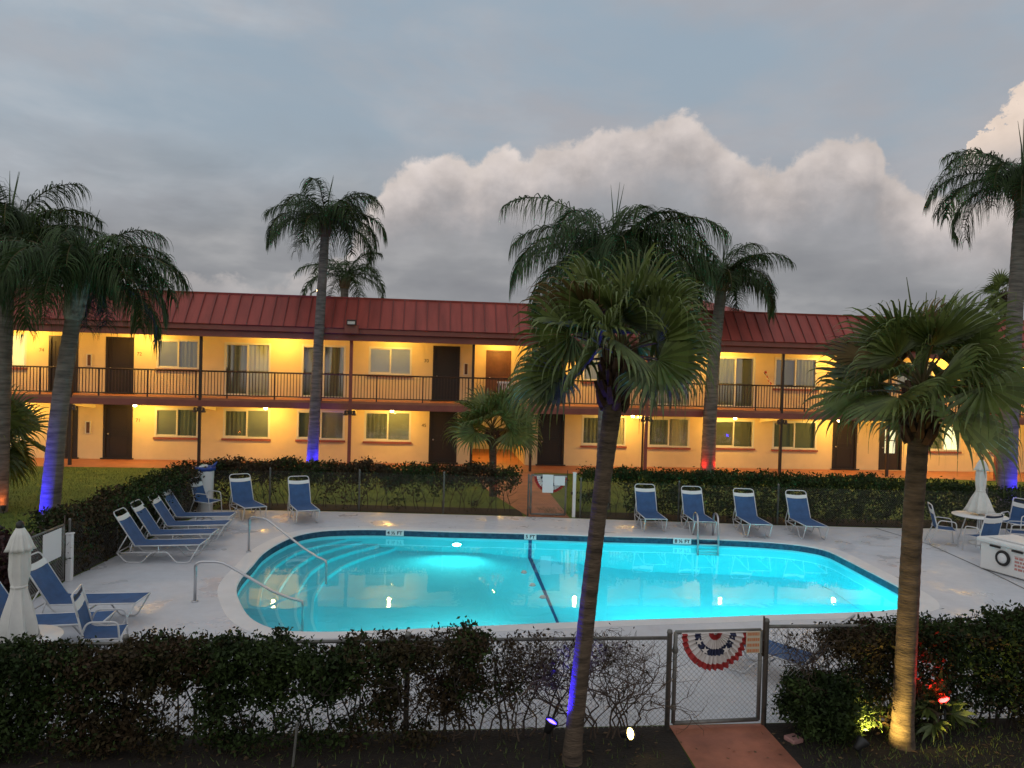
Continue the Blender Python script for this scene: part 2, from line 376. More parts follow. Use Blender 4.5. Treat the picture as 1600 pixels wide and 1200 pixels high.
def offset_loop(P, d):
    out = []; n = len(P)
    for i in range(n):
        a,b = Vector(P[i-1]),Vector(P[(i+1)%n]); t = (b-a).normalized()
        out.append((P[i][0]-t.y*d, P[i][1]+t.x*d))   # outwards for a clockwise loop
    return out
COPE = offset_loop(PL, .32)
DECK = [(-6.45,8.32),(20,8.36),(20,19.5),(16.4,19.45),(12.95,19.40),(9.39,19.70),(3.89,20.45),(2.57,20.66),(-2.04,21.12),(-4.48,21.25),(-6.05,21.25),(-6.3,18),(-6.55,14.3),(-6.5,11)]
structure(MB().sheet([(-250,-60),(250,-60),(250,420),(-250,420)], DECK, 0.0).build('lawn', M['lawn']))
structure(MB().sheet(DECK, COPE, 0.0).build('pool_deck', M['deck']))
cp = MB(); n = len(PL)
prof = [(.32,.001),(.06,.001),(.015,-.006),(.002,-.018),(0,-.028)]
lps = [[(x,y,z) for x,y in offset_loop(PL,d)] for d,z in prof]
for i in range(len(lps)-1):
    for k in range(n):
        a,b = lps[i],lps[i+1]; cp.add([a[k],a[(k+1)%n],b[(k+1)%n],b[k]], [(0,1,2,3)])
structure(cp.build('pool_coping', M['coping'], smooth=True))
# basin: tile band, walls, floor, steps
def floor_z(x): return -1.45 if x < 1.2 else (-1.45-(x-1.2)/(5.5-1.2)*1.25 if x < 5.5 else -2.7)
bs = MB()
for k in range(n):
    (x0,y0),(x1,y1) = PL[k],PL[(k+1)%n]
    bs.add([(x0,y0,-.028),(x1,y1,-.028),(x1,y1,-.165),(x0,y0,-.165)], [(0,1,2,3)], 1)
    bs.add([(x0,y0,-.165),(x1,y1,-.165),(x1,y1,floor_z(x1)),(x0,y0,floor_z(x0))], [(0,1,2,3)], 0)
def span_y(x):
    ys = []
    for k in range(n):
        (x0,y0),(x1,y1) = PL[k],PL[(k+1)%n]
        if (x0-x)*(x1-x) < 0: ys.append(y0+(x-x0)/(x1-x0)*(y1-y0))
    return (min(ys),max(ys)) if len(ys) > 1 else None
xs = np.linspace(min(p[0] for p in PL)+1e-4,max(p[0] for p in PL)-1e-4,180); prev = None
for x in xs:
    s_ = span_y(x)
    if s_ is None: continue
    if prev: bs.add([(prev[0],prev[1],floor_z(prev[0])),(x,s_[0],floor_z(x)),(x,s_[1],floor_z(x)),(prev[0],prev[2],floor_z(prev[0]))], [(0,1,2,3)], 0)
    prev = (x,s_[0],s_[1])
def left_x(y):
    c = [PL[k][0]+(y-PL[k][1])/(PL[(k+1)%n][1]-PL[k][1])*(PL[(k+1)%n][0]-PL[k][0]) for k in range(n) if (PL[k][1]-y)*(PL[(k+1)%n][1]-y) < 0]
    return min(c) if c else None
steps = [  # (edge curve x(y), tread height)
    ([(12.0,-1.55),(12.46,-1.72),(13.64,-2.07),(15.02,-2.26),(16.28,-2.22),(17.3,-1.95),(18.1,-1.45),(18.75,-.9)], -1.20),
    ([(11.9,-1.85),(12.37,-1.98),(13.64,-2.36),(15.02,-2.58),(16.4,-2.57),(17.5,-2.30),(18.3,-1.8),(18.8,-1.3)], -.92),
    ([(11.9,-2.1),(12.44,-2.27),(13.47,-2.65),(14.84,-2.91),(16.4,-2.92),(17.6,-2.66),(18.4,-2.15),(18.85,-1.7)], -.65),
    ([(12.1,-2.42),(12.53,-2.60),(13.58,-3.0),(15.07,-3.25),(16.4,-3.28),(17.5,-3.07),(18.3,-2.6),(18.8,-2.1)], -.40)]
for cv,z in steps:
    ys_ = np.linspace(11.66,18.86,70); ex = np.interp(ys_, [c[0] for c in cv], [c[1] for c in cv])
    # soften the polyline
    for _ in range(6): ex[1:-1] = .25*ex[:-2]+.5*ex[1:-1]+.25*ex[2:]
    pr = None
    for y,e in zip(ys_,ex):
        lx = left_x(y)
        if lx is None or lx >= e: pr = None; continue
        if pr:
            bs.add([(pr[1],pr[0],z),(pr[2]-.05,pr[0],z),(e-.05,y,z),(lx,y,z)], [(0,1,2,3)], 0)
            bs.add([(pr[2]-.05,pr[0],z),(pr[2],pr[0],z),(e,y,z),(e-.05,y,z)], [(0,1,2,3)], 2)
            bs.add([(pr[2],pr[0],z),(pr[2],pr[0],z-.32),(e,y,z-.32),(e,y,z)], [(0,1,2,3)], 0)
        pr = (y,lx,e)
# dark tiled line across the floor and up the far wall
sx0,sx1 = 2.43,2.36; yF,yN = span_y(2.4)[1],span_y(2.3)[0]
zf = floor_z(2.4)+.006
bs.add([(sx0-.052,yF-.006,zf),(sx0+.052,yF-.006,zf),(sx1+.052,yN,zf),(sx1-.052,yN,zf)], [(0,3,2,1)], 3)
bs.add([(sx0-.052,yF-.008,-.17),(sx0+.052,yF-.008,-.17),(sx0+.052,yF-.008,zf),(sx0-.052,yF-.008,zf)], [(0,1,2,3)], 3)
structure(bs.build('pool_basin', [M['plaster'],M['tile'],M['step_edge'],M['stripe']]))
structure(MB().sheet(offset_loop(PL,.004), None, WZ).build('pool_water', M['water'], smooth=False))

# walkway along the building, paths, joint, mulch beds
walk = MB()
walk.sheet([(-40,29.55),(21,29.55),(23.4,28.95),(60,28.95),(60,32.2),(3.86,32.2),(3.86,38.6),(1.52,38.6),(1.52,32.2),(-40,32.2)], None, .010)
structure(walk.build('walkway', M['terracotta']))
structure(MB().sheet([(2.62,20.62),(3.76,20.5),(3.94,29.545),(1.5,29.545),(1.85,24.7)][::1], None, .008).build('garden_path', M['path']))
structure(MB().sheet([(2.62,-2),(3.76,-2),(3.84,8.31),(2.74,8.31)], None, .008).build('entry_path', M['path']))
jt = MB()
for a,b in (((12.0,19.4),(12.22,17.5)),((12.22,17.5),(11.86,15.0)),((11.86,15.0),(11.3,12.2))):
    d = Vector((b[0]-a[0],b[1]-a[1])).normalized(); q = Vector((-d.y,d.x))*.022
    jt.add([(a[0]-q.x,a[1]-q.y,.004),(a[0]+q.x,a[1]+q.y,.004),(b[0]+q.x,b[1]+q.y,.004),(b[0]-q.x,b[1]-q.y,.004)], [(0,1,2,3)])
structure(jt.build('deck_joint', mat('dark_joint', (.16,.155,.15), .9, var=.3, scale=8)))
bed = MB()
bed.sheet([(-5.9,21.30),(-4.48,21.30),(-2.04,21.17),(2.5,20.72),(2.5,21.75),(-2,22.2),(-5.9,22.4)], None, .004)
bed.sheet([(3.95,20.48),(9.39,19.74),(12.95,19.44),(20.2,19.53),(20.2,20.7),(13,20.6),(9.4,20.9),(3.95,21.5)], None, .004)
bed.sheet([(-7.5,8),(-6.6,8),(-6.6,14),(-6.36,18),(-6.1,22.3),(-7.3,22.3)], None, .004)
bed.sheet([(-9,5),(2.63,5),(2.745,8.31),(-9,8.31)], None, .004)
bed.sheet([(3.75,5),(14,5),(14,8.33),(3.84,8.32)], None, .004)
structure(bed.build('mulch_beds', M['soil']))

# ------------------------------------------------------------------ the motel building
YW, YE = 32.07, 30.05
ZS0, ZS1, ZC = 2.37, 2.66, 5.36          # balcony slab, upper soffit
BX0, BX1 = -27.0, 40.0
bld = thing('motel_building', 'long two storey cream motel block with red metal mansard roof and railed balcony', 'building', (3,32.07,0))
def part(mb, name, mats, parent=None, smooth=False): return mb.build(name, mats, parent or bld, smooth, world=True)

def wall_holes(mb, x0, x1, z0, z1, holes, y, rev, mi=0):
    hs = sorted(holes); cx = sorted({x0,x1,*[h[0] for h in hs],*[h[1] for h in hs]}); cz = sorted({z0,z1,*[h[2] for h in hs],*[h[3] for h in hs]})
    for a,b in zip(cx,cx[1:]):
        for c,d in zip(cz,cz[1:]):
            mx,mz = (a+b)/2,(c+d)/2
            if any(h[0]<mx<h[1] and h[2]<mz<h[3] for h in hs): continue
            mb.add([(a,y,c),(b,y,c),(b,y,d),(a,y,d)], [(0,1,2,3)], mi)
    for (a,b,c,d) in hs:
        mb.add([(a,y,c),(a,y+rev,c),(a,y+rev,d),(a,y,d)], [(0,1,2,3)], mi); mb.add([(b,y,c),(b,y,d),(b,y+rev,d),(b,y+rev,c)], [(0,1,2,3)], mi)
        mb.add([(a,y,d),(a,y+rev,d),(b,y+rev,d),(b,y,d)], [(0,1,2,3)], mi); mb.add([(a,y,c),(b,y,c),(b,y+rev,c),(a,y+rev,c)], [(0,1,2,3)], mi)
# (kind, x0, x1, z0, z1, left covering, right covering)
UP = [('window',-17.9,-16.39,3.68,4.94,'lit_orange','lit_warm'), ('door',-15.46,-14.43,2.70,4.90), ('door',-13.27,-12.28,2.70,4.92),
      ('window',-11.30,-9.72,3.78,4.90,'blind','curtain'), ('slider',-8.63,-6.87,2.72,4.84,'curtain','curtain_pale'), ('slider',-5.52,-3.82,2.72,4.84,'dark_room','curtain'),
      ('window',-2.78,-1.08,3.76,4.84,'blind','blind'), ('door',-.10,.93,2.70,4.95), ('door',4.45,5.48,2.70,4.95), ('window',6.31,8.06,3.70,4.9,'blind','curtain'),
      ('slider',9.30,11.0,2.72,4.86,'curtain_pale','curtain_pale'), ('slider',12.25,13.94,2.72,4.88,'curtain','dark_room'), ('window',14.92,16.80,3.62,4.9,'dark_room','curtain'),
      ('door',18.3,19.3,2.70,4.92), ('window',20.6,22.3,3.72,4.88,'blind','blind'), ('door',24.77,25.7,2.70,4.9), ('window',27.0,28.8,3.7,4.88,'curtain','blind'),
      ('door',-20.3,-19.3,2.70,4.92), ('slider',-23.5,-21.8,2.72,4.84,'curtain','curtain_pale')]
LO = [('white_door',-17.25,-16.35,.03,2.10), ('door',-15.35,-14.40,.03,2.2), ('door',-13.32,-12.28,.03,2.2), ('window',-11.32,-9.70,.98,2.10,'blind','curtain'),
      ('window',-8.62,-6.84,.98,2.12,'curtain','blind'), ('window',-5.66,-3.80,.98,2.12,'dark_room','blind'), ('window',-2.90,-1.05,.96,2.15,'curtain','blind'),
      ('door',-.19,.89,.03,2.24), ('door',4.45,5.5,.03,2.24), ('window',6.35,8.2,.94,2.16,'curtain','curtain_pale'), ('window',9.28,11.05,.92,2.14,'curtain','curtain_pale'),
      ('window',12.2,13.98,.94,2.10,'dark_room','dark_room'), ('window',14.92,16.88,.92,2.10,'dark_room','dark_room'), ('door',17.72,18.77,.03,2.2),
      ('glass_door',19.93,20.92,.03,2.1), ('window',22.2,23.72,.96,2.05,'curtain','lit_white'), ('window',24.69,25.75,.96,2.05,'curtain','blind'), ('window',27.4,29.2,.96,2.05,'curtain','curtain'),
      ('window',-20.4,-18.7,.98,2.1,'curtain','blind'), ('door',-22.4,-21.4,.03,2.2)]
wl = MB()
hu = [o[1:5] for o in UP]; hl = [o[1:5] for o in LO]
wall_holes(wl, BX0, BX1, ZS1-.02, ZC+.02, hu+[(1.55,3.82,ZS1-.02,ZC+.02)], YW, .10)
wall_holes(wl, BX0, BX1, -.05, ZS0+.02, hl+[(1.52,3.86,-.05,ZS0+.02)], YW, .10)
# breezeway below, recess above
wl.add([(1.52,YW,-.05),(1.52,38.5,-.05),(1.52,38.5,2.4),(1.52,YW,2.4)], [(0,1,2,3)]); wl.add([(3.86,YW,-.05),(3.86,YW,2.4),(3.86,38.5,2.4),(3.86,38.5,-.05)], [(0,1,2,3)])
wl.add([(1.52,38.5,-.05),(3.86,38.5,-.05),(3.86,38.5,2.4),(1.52,38.5,2.4)], [(0,1,2,3)], 1)
wl.add([(1.52,YW,2.372),(3.86,YW,2.372),(3.86,38.5,2.372),(1.52,38.5,2.372)], [(0,1,2,3)], 1)
ry = 32.95
for a,b in ((1.55,1.55),(3.82,3.82)): wl.add([(a,YW,ZS1),(a,ry,ZS1),(a,ry,ZC),(a,YW,ZC)], [(0,1,2,3)])
wall_holes(wl, 1.55, 3.82, ZS1-.02, ZC+.02, [(2.2,3.2,2.70,4.86)], ry, .08)
# body behind, so that nothing is paper thin
wl.box(BX0, 1.50, YW+.30, 42, -.05, 6.3, 0); wl.box(3.88, BX1, YW+.30, 42, -.05, 6.3, 0); wl.box(1.50,3.88,38.52,42,-.05,2.38,0); wl.box(1.50,3.88,33.3,42,2.40,6.3,0)
for zz,(hs) in ((0,0),): pass
part(wl, 'wall', [M['wall'], M['white_paint']])

lit = {'lit_orange': mat('lit_orange_room', (.7,.35,.15), emis=(1,.42,.10), estr=.9, var=.6, scale=3), 'lit_warm': mat('lit_warm_blind', (.8,.7,.4), emis=(1,.70,.28), estr=1.0, var=.3, scale=6, stretch=(9,1,.3)),
       'lit_white': mat('lit_white_blind', (.8,.8,.6), emis=(1,.88,.55), estr=1.3)}
cover = dict(blind=M['blind'], curtain=M['curtain'], curtain_pale=M['curtain_pale'], dark_room=M['dark_room'], **lit)
def slats(mb, x0, x1, z0, z1, y, mi=0):
    k = int((z1-z0)/.05)
    for i in range(k):
        z = z0+(z1-z0)*i/k
        mb.add([(x0,y+.012,z),(x1,y+.012,z),(x1,y-.012,z+.052),(x0,y-.012,z+.052)], [(0,1,2,3)], mi)
def folds(mb, x0, x1, z0, z1, y, mi=0):
    k = max(6,int((x1-x0)/.05)); ys = [y+.018*math.sin(i*1.9)+.01*math.sin(i*.7) for i in range(k+1)]
    for i in range(k):
        a,b = x0+(x1-x0)*i/k, x0+(x1-x0)*(i+1)/k
        mb.add([(a,ys[i],z0),(b,ys[i+1],z0),(b,ys[i+1],z1),(a,ys[i],z1)], [(0,1,2,3)], mi)
def window(kind, x0, x1, z0, z1, L_, R_, slider=False):
    y = YW; w = MB(); t = .05
    yo = y-.012; yi = y+.085
    w.box(x0-.05,x0+t-.02,yo,yi,z0-.04,z1+.05); w.box(x1-t+.02,x1+.05,yo,yi,z0-.04,z1+.05); w.box(x0+.03,x1-.03,yo+.002,yi,z1-.03,z1+.05); w.box(x0+.03,x1-.03,yo+.002,yi,z0-.04,z0+.03)
    xm = (x0+x1)/2
    w.box(xm-.03,xm+.03,y+.015,yi-.003,z0+.03,z1-.03)
    w.box(x0+.03,xm-.03,y+.03,y+.06,z0+.03,z0+.065); w.box(x0+.03,xm-.03,y+.03,y+.06,z1-.065,z1-.03)
    win = part(w, 'sliding_door' if slider else 'window', M['alu'])
    p = MB(); p.add([(x0+.03,y+.050,z0+.03),(x1-.03,y+.050,z0+.03),(x1-.03,y+.050,z1-.03),(x0+.03,y+.050,z1-.03)], [(0,1,2,3)]); part(p, 'pane', M['pane'], win)
    for a,b,c in ((x0+.03,xm-.01,L_),(xm+.01,x1-.03,R_)):
        q = MB(); q2 = None
        if c in ('blind','lit_white','lit_warm'):
            slats(q,a,b,z0+.03,z1-.03,y+.085); nm = 'blind'
            q.add([(a,y+.11,z0),(b,y+.11,z0),(b,y+.11,z1),(a,y+.11,z1)], [(0,1,2,3)])
        elif c == 'dark_room': q.add([(a,y+.20,z0-.1),(b,y+.20,z0-.1),(b,y+.20,z1+.1),(a,y+.20,z1+.1)], [(0,1,2,3)]); nm = 'dark_backing'; q.box(a,b,y+.12,y+.19,z0,z0+.03)
        else: folds(q,a,b,z0+.02,z1-.02,y+.10); nm = 'curtain'
        part(q, nm, cover[c], win)
    if not slider:
        s = MB(); s.box(x0-.09,x1+.09,y-.075,y+.0-.001,z0-.125,z0-.045); part(s, 'sill', M['red_trim'], win)
    else:
        h = MB(); h.box(x0+.07,x0+.10,y-.03,y+.03,(z0+z1)/2-.12,(z0+z1)/2+.08); part(h, 'handle', M['black'], win)
    return win
def door(kind, x0, x1, z0, z1, y=None):
    y = YW if y is None else y
    d = MB(); m_ = {'door':M['brown_door'],'white_door':M['white_paint'],'mid':M['mid_door'],'glass_door':M['brown_door']}[kind]
    d.box(x0-.05,x0+.04,y-.016,y+.09,z0,z1+.05); d.box(x1-.04,x1+.05,y-.016,y+.09,z0,z1+.05); d.box(x0+.04,x1-.04,y-.014,y+.09,z1-.03,z1+.05)
    yy = y+.035
    if kind == 'glass_door':
        a,b,c,e = x0+.24,x1-.24,z0+.75,z1-.17
        d.box(x0+.04,a,yy,yy+.04,z0,z1-.03); d.box(b,x1-.04,yy,yy+.04,z0,z1-.03); d.box(a,b,yy,yy+.04,z0,c); d.box(a,b,yy,yy+.04,e,z1-.03); d.box(a,b,yy-.004,yy+.03,(c+e)/2-.02,(c+e)/2+.02)
    else:
        d.box(x0+.04,x1-.04,yy,yy+.04,z0,z1-.03)
        w = x1-x0; h = z1-z0
        for (u0,u1,v0,v1) in ((.16,.84,.07,.44),(.16,.84,.52,.93)):     # moulded rails round two panels
            a,b,c,e = x0+w*u0,x0+w*u1,z0+h*v0,z0+h*v1; r = .03
            d.box(a,b,yy-.014,yy-.001,c,c+r); d.box(a,b,yy-.014,yy-.001,e-r,e); d.box(a,a+r,yy-.012,yy-.001,c+r,e-r); d.box(b-r,b,yy-.012,yy-.001,c+r,e-r)
        d.box(x0-.12,x1+.12,y-.10,y-.017,z0-.02,z0+.03)
    dr = part(d, 'door', m_)
    k = MB(); k.lathe([(.0,-.05),(.03,-.045),(.035,-.02),(.015,0),(.03,.004)], (0,0,0), 10)
    k.v = [(x0+.13+v[0], yy-.004+v[2]*1.0, z0+1.0+v[1]) for v in k.v]; part(k, 'handle', M['chrome'], dr, True)
    if kind == 'glass_door':
        q = MB(); q.add([(a,yy+.02,c),(b,yy+.02,c),(b,yy+.02,e),(a,yy+.02,e)], [(0,1,2,3)]); part(q, 'pane', M['pane'], dr)
        q = MB(); q.add([(a-.1,yy+.12,c-.1),(b+.1,yy+.12,c-.1),(b+.1,yy+.12,e+.1),(a-.1,yy+.12,e+.1)], [(0,1,2,3)]); part(q, 'lit_curtain', lit['lit_white'], dr)
    return dr
for o in UP + LO:
    if o[0] in ('window','slider'): window(*o, slider=o[0]=='slider')
    else: door(*o)
door('mid', 2.2, 3.2, 2.70, 4.86, ry)
num = mat('bronze_number', (.10,.06,.03), .5, metal=.3)
for t,x,z in (('74',-15.78,4.35),('72',-12.02,4.30),('70',-.42,4.35),('73',-15.70,1.62),('71',-12.02,1.60),('45',-.46,1.62)):
    text_mesh(t, .20, num, 'door_number', bld, (x-3,-.006,z), (R(90),0,0))
for x,z in ((-13.95,4.0),(1.24,4.05),(-13.95,1.28),(1.22,1.33)):
    b = MB(); b.box(x-.10,x+.10,YW-.05,YW-.001,z-.25,z+.25); bx = part(b, 'meter_box', M['white_paint'])
    c = MB(); c.box(x-.05,x+.07,YW-.062,YW-.051,z-.22,z+.22); part(c, 'box_front', mat('rusty_front', (.10,.045,.03), .7, var=.4, scale=9), bx)

# balcony slab, bends forward at the right
def edge_y(x): return YE if x < 21.2 else (YE-(x-21.2)/(23.5-21.2)*.62 if x < 23.5 else YE-.62)
EX = [BX0,-9.0,-3.33,1.46,3.85,8.58,14.3,19.0,21.2,23.5,BX1]
sb = MB()
for a,b in zip(EX,EX[1:]):
    ya,yb = edge_y(a),edge_y(b)
    def slab(z0,z1,d,mi):
        sb.add([(a,ya+d,z0),(b,yb+d,z0),(b,yb+d,z1),(a,ya+d,z1)], [(0,1,2,3)], mi)
        sb.add([(a,ya+d,z1),(b,yb+d,z1),(b,YW,z1),(a,YW,z1)], [(0,1,2,3)], mi); 
    slab(ZS0,ZS0+.20,0,0); slab(ZS0+.20,ZS1,.03,1)
    sb.add([(a,ya,ZS0),(a,YW,ZS0),(b,YW,ZS0),(b,yb,ZS0)], [(0,1,2,3)], 2)
    # beam drop along the edge
    sb.add([(a,ya,ZS0-.035),(b,yb,ZS0-.035),(b,yb,ZS0),(a,ya,ZS0)], [(0,1,2,3)], 0); sb.add([(a,ya,ZS0-.035),(a,ya+.1,ZS0-.035),(b,yb+.1,ZS0-.035),(b,yb,ZS0-.035)], [(0,1,2,3)], 0); sb.add([(a,ya+.1,ZS0-.035),(a,ya+.1,ZS0),(b,yb+.1,ZS0),(b,yb+.1,ZS0-.035)], [(0,1,2,3)], 0)
part(sb, 'balcony_slab', [M['red_trim'],M['terracotta'],M['soffit']])
# railings, one per bay
def railing(x0, x1):
    ya,yb = edge_y(x0)+.06,edge_y(x1)+.06; r = MB(); L = math.hypot(x1-x0,yb-ya); k = int(L/.118)
    r.tube([(x0,ya,3.70),(x1,yb,3.70)], .030, 4); r.tube([(x0,ya,2.78),(x1,yb,2.78)], .022, 4)
    for i in range(1,k):
        t = i/k; x,y = x0+(x1-x0)*t, ya+(yb-ya)*t; big = i % 15 == 8
        w = .024 if big else .0115
        r.box(x-w,x+w,y-w,y+w,2.66 if big else 2.785,3.69)
    part(r, 'railing', M['black_iron'])
PX = [-25,-19.4,-13.74,-9.02,-3.33,1.46,3.85,8.58,14.32,19.04,23.5,28.6,34]
for a,b in zip(PX,PX[1:]):
    if a < 21.2 < b: railing(a+.05,21.2); railing(21.2,b-.05)
    else: railing(a+.05,b-.05)
for i,x in enumerate(PX):
    y = edge_y(x)+.06; red = x in (-3.33,8.58,23.5); w = .062 if red else .05
    p = MB(); p.box(x-w,x+w,y-w,y+w,0.0,5.35); 
    if x == 8.58: p.tube([(x-.13,y,0),(x-.13,y,ZS0)], .04, 8, 1)
    part(p, 'post', [M['red_trim'] if red else M['black_iron'], M['black_iron']])
    if x in (1.46,): continue
    b = MB(); z1 = ZS0-.004
    b.add([(x-.06,y+.10,z1),(x+.06,y+.10,z1),(x+.06,YW-.003,z1),(x-.06,YW-.003,z1),(x-.06,y+.10,z1-.10),(x+.06,y+.10,z1-.10),(x+.06,YW-.003,z1-.30),(x-.06,YW-.003,z1-.30)], [(4,5,1,0),(5,6,2,1),(7,4,0,3),(4,7,6,5)])
    part(b, 'beam', M['soffit'])
for x in (-13.74,-9.02,-3.33,3.85,8.58,14.32,19.04):    # twin dark floodlights under the slab at each post
    y = edge_y(x)-.05
    f = MB(); f.box(x-.09,x+.09,y+.005,y+.045,2.14,2.30); fl = part(f, 'floodlight', M['black_iron'])
    for s_ in (-1,1):
        h = MB(); h.lathe([(.02,.0),(.045,.02),(.055,.10),(.085,.16),(.09,.19),(.07,.185)], (0,0,0), 10)
        h.v = [(x+s_*.17+v[0], y+.02-v[1], 2.30-v[2]) for v in h.v]
        h.tube([(x+s_*.08,y+.02,2.27),(x+s_*.17,y+.02,2.30)], .014, 5); part(h, 'lamp_head', M['black_iron'], fl)
# roof: fascia, standing seam slope, ridge cap, soffit
rf = MB(); RY0,RY1 = YE-.42,YE+.62; RZ0,RZ1 = 5.52,6.74
rx = [BX0,21.2,23.5,BX1]
for a,b in zip(rx,rx[1:]):
    da,db = edge_y(a)-YE,edge_y(b)-YE
    def strip(y0,z0,y1,z1,mi=0): rf.add([(a,y0+da,z0),(b,y0+db,z0),(b,y1+db,z1),(a,y1+da,z1)], [(0,1,2,3)], mi)
    strip(YE-.22,5.03,YE-.22,5.26,1); strip(YE-.22,5.26,YE-.36,5.30,1); strip(YE-.36,5.30,YE-.36,5.47,1); strip(YE-.36,5.47,RY0,5.50); strip(RY0,5.50,RY0,RZ0)
    strip(RY0,RZ0,RY1,RZ1); strip(RY1-.03,RZ1-.02,RY1-.05,RZ1+.05); strip(RY1-.05,RZ1+.05,RY1+.35,RZ1+.07); strip(RY1+.35,RZ1+.07,RY1+.35,RZ1-.3)
    rf.add([(a,YE-.22+da,5.03),(a,YE-.02+da,5.03),(b,YE-.02+db,5.03),(b,YE-.22+db,5.03)], [(0,1,2,3)], 1)
    rf.add([(a,YE-.02+da,5.03),(a,YE-.02+da,5.40),(b,YE-.02+db,5.40),(b,YE-.02+db,5.03)], [(0,1,2,3)], 1)
x = BX0+.2
while x < BX1:
    d = edge_y(x)-YE
    rf.add([(x-.016,RY0+d-.003,RZ0-.015),(x+.016,RY0+d-.003,RZ0-.015),(x+.016,RY1+d-.035,RZ1-.02),(x-.016,RY1+d-.035,RZ1-.02),(x-.016,RY0+d-.05,RZ0-.01),(x+.016,RY0+d-.05,RZ0-.01),(x+.016,RY1+d-.08,RZ1+.0),(x-.016,RY1+d-.08,RZ1+.0)],
           [(4,5,6,7),(0,4,7,3),(1,2,6,5),(0,1,5,4)], 2)
    x += .455
part(rf, 'roof', [M['red_metal'],M['red_trim'],mat('roof_seam', (.18,.037,.029), .55)])
so_ = MB()
for a,b in zip(rx,rx[1:]): so_.add([(a,edge_y(a)-.02,5.352),(a,ry+.4,5.352),(b,ry+.4,5.352),(b,edge_y(b)-.02,5.352)], [(0,1,2,3)])
part(so_, 'soffit', M['soffit'])
t = MB(); t.box(BX0,BX1,RY1+.35,42,6.25,6.6); part(t, 'flat_roof', mat('grey_roofing', (.2,.19,.18), .9, var=.1))
t = MB(); t.bbox(3.2,6.4,33.2,34.6,6.6,7.03,.02); part(t, 'roof_unit', M['white_paint'])
f = MB(); f.box(-3.55,-3.02,29.50,29.68,5.30,5.62); fl = part(f, 'wall_pack_light', M['red_trim'])
h = MB(); h.bbox(-3.46,-3.10,29.36,29.499,5.62,5.82,.02); h.box(-3.42,-3.14,29.34,29.359,5.64,5.75,1); part(h, 'lamp_head', [M['black_iron'],mat('frosted_lens', (.6,.55,.5), .4)], fl)

# ceiling lamps
def lamp_fixture():
    root = thing('ceiling_lamp', '', 'lamp')
    a = MB().lathe([(0,-.001),(.075,-.002),(.08,-.03),(.055,-.05)], n=12); a.build('base_plate', M['white_paint'], root, True)
    g = MB().lathe([(.05,-.05),(.075,-.08),(.07,-.12),(.04,-.15),(0,-.155)], n=12); g.build('globe', M['globe'], root, True)
    return root
lamp0 = lamp_fixture(); first = [True]
def ceiling_lamp(x, y, z, label, w, group):
    o = lamp0 if first[0] else copy_tree(lamp0); first[0] = False
    o.location = (x,y,z); o['label'] = label; o['group'] = group
    l = bpy.data.lights.new('lamp_light','POINT'); l.energy = w; l.color = (1,.57,.10); l.shadow_soft_size = .07
    q = bpy.data.objects.new('lamp_light', l); COL.objects.link(q); q.location = (x,y,z-.25)
GL,GU = 'lamps under the balcony','lamps under the roof eave'
for x,lab,w in [(-16.4,'lit ceiling lamp under the balcony by the white ground floor door',30),(-11.75,'lit ceiling lamp under the balcony just right of the door numbered 71',30),
    (-6.75,'lit ceiling lamp under the balcony left of the tall blue lit palm',32),(-1.75,'lit ceiling lamp under the balcony over the window left of ground floor door 45',30),
    (8.25,'lit ceiling lamp under the balcony beside the red post behind the front fan palm',32),(12.7,'lit ceiling lamp under the balcony over the window by the red lit palm',30),
    (17.35,'lit ceiling lamp under the balcony left of the glass door',30),(21.6,'lit ceiling lamp under the balcony left of the brightly lit window',40),(25.3,'lit ceiling lamp under the balcony by the red corner post',30),(-21,'lit ceiling lamp under the balcony at the far left end',25)]:
    ceiling_lamp(x, 31.0, ZS0-.004, lab, w*3.7, GL)
ceiling_lamp(2.7, 34.2, 2.368, 'lit ceiling lamp inside the open ground floor passage', 110, GL)
for x,lab,w in [(-16.2,'lit eave lamp over the upstairs window glowing orange',42),(-11.75,'lit eave lamp right of upstairs door 72',38),(-6.3,'lit eave lamp over the pale upstairs sliding door',38),(-1.7,'lit eave lamp over the upstairs window left of door 70',22),
    (6.0,'lit eave lamp right of the upstairs door behind the front fan palm',34),(12.3,'lit eave lamp over the upstairs sliding door near the small flag',40),(17.4,'lit eave lamp right of the upstairs window beside the flag, behind the right fan palm',40),(22.7,'lit eave lamp over the upstairs corner of the balcony',40),(27,'lit eave lamp at the far right end of the balcony',30),(-21,'lit eave lamp at the far left end of the balcony',25)]:
    ceiling_lamp(x, 31.05, 5.348, lab, w*4.0, GU)
ceiling_lamp(2.7, 32.2, 5.348, 'lit eave lamp in front of the recessed brown upstairs door', 70, GU)

# white plastic chair in front of the recessed door upstairs
wc = thing('plastic_chair', 'white plastic chair on the balcony before the recessed brown door', 'chair', (2.75,31.2,ZS1), R(180))
a = MB(); a.bbox(-.24,.24,-.22,.22,.41,.45,.015); a.build('seat', M['plastic_white'], wc)
a = MB()
for i in range(6): a.bbox(-.23+i*.078,-.19+i*.078,.20,.23,.44,.86,.006)
a.bbox(-.25,.25,.19,.24,.84,.92,.012); a.build('backrest', M['plastic_white'], wc)
for sx in (-1,1):
    for sy in (-1,1):
        a = MB(); a.tube([(sx*.20,sy*.18,.42),(sx*.24,sy*.22,0)], [.025,.02], 6); a.build('leg', M['plastic_white'], wc)
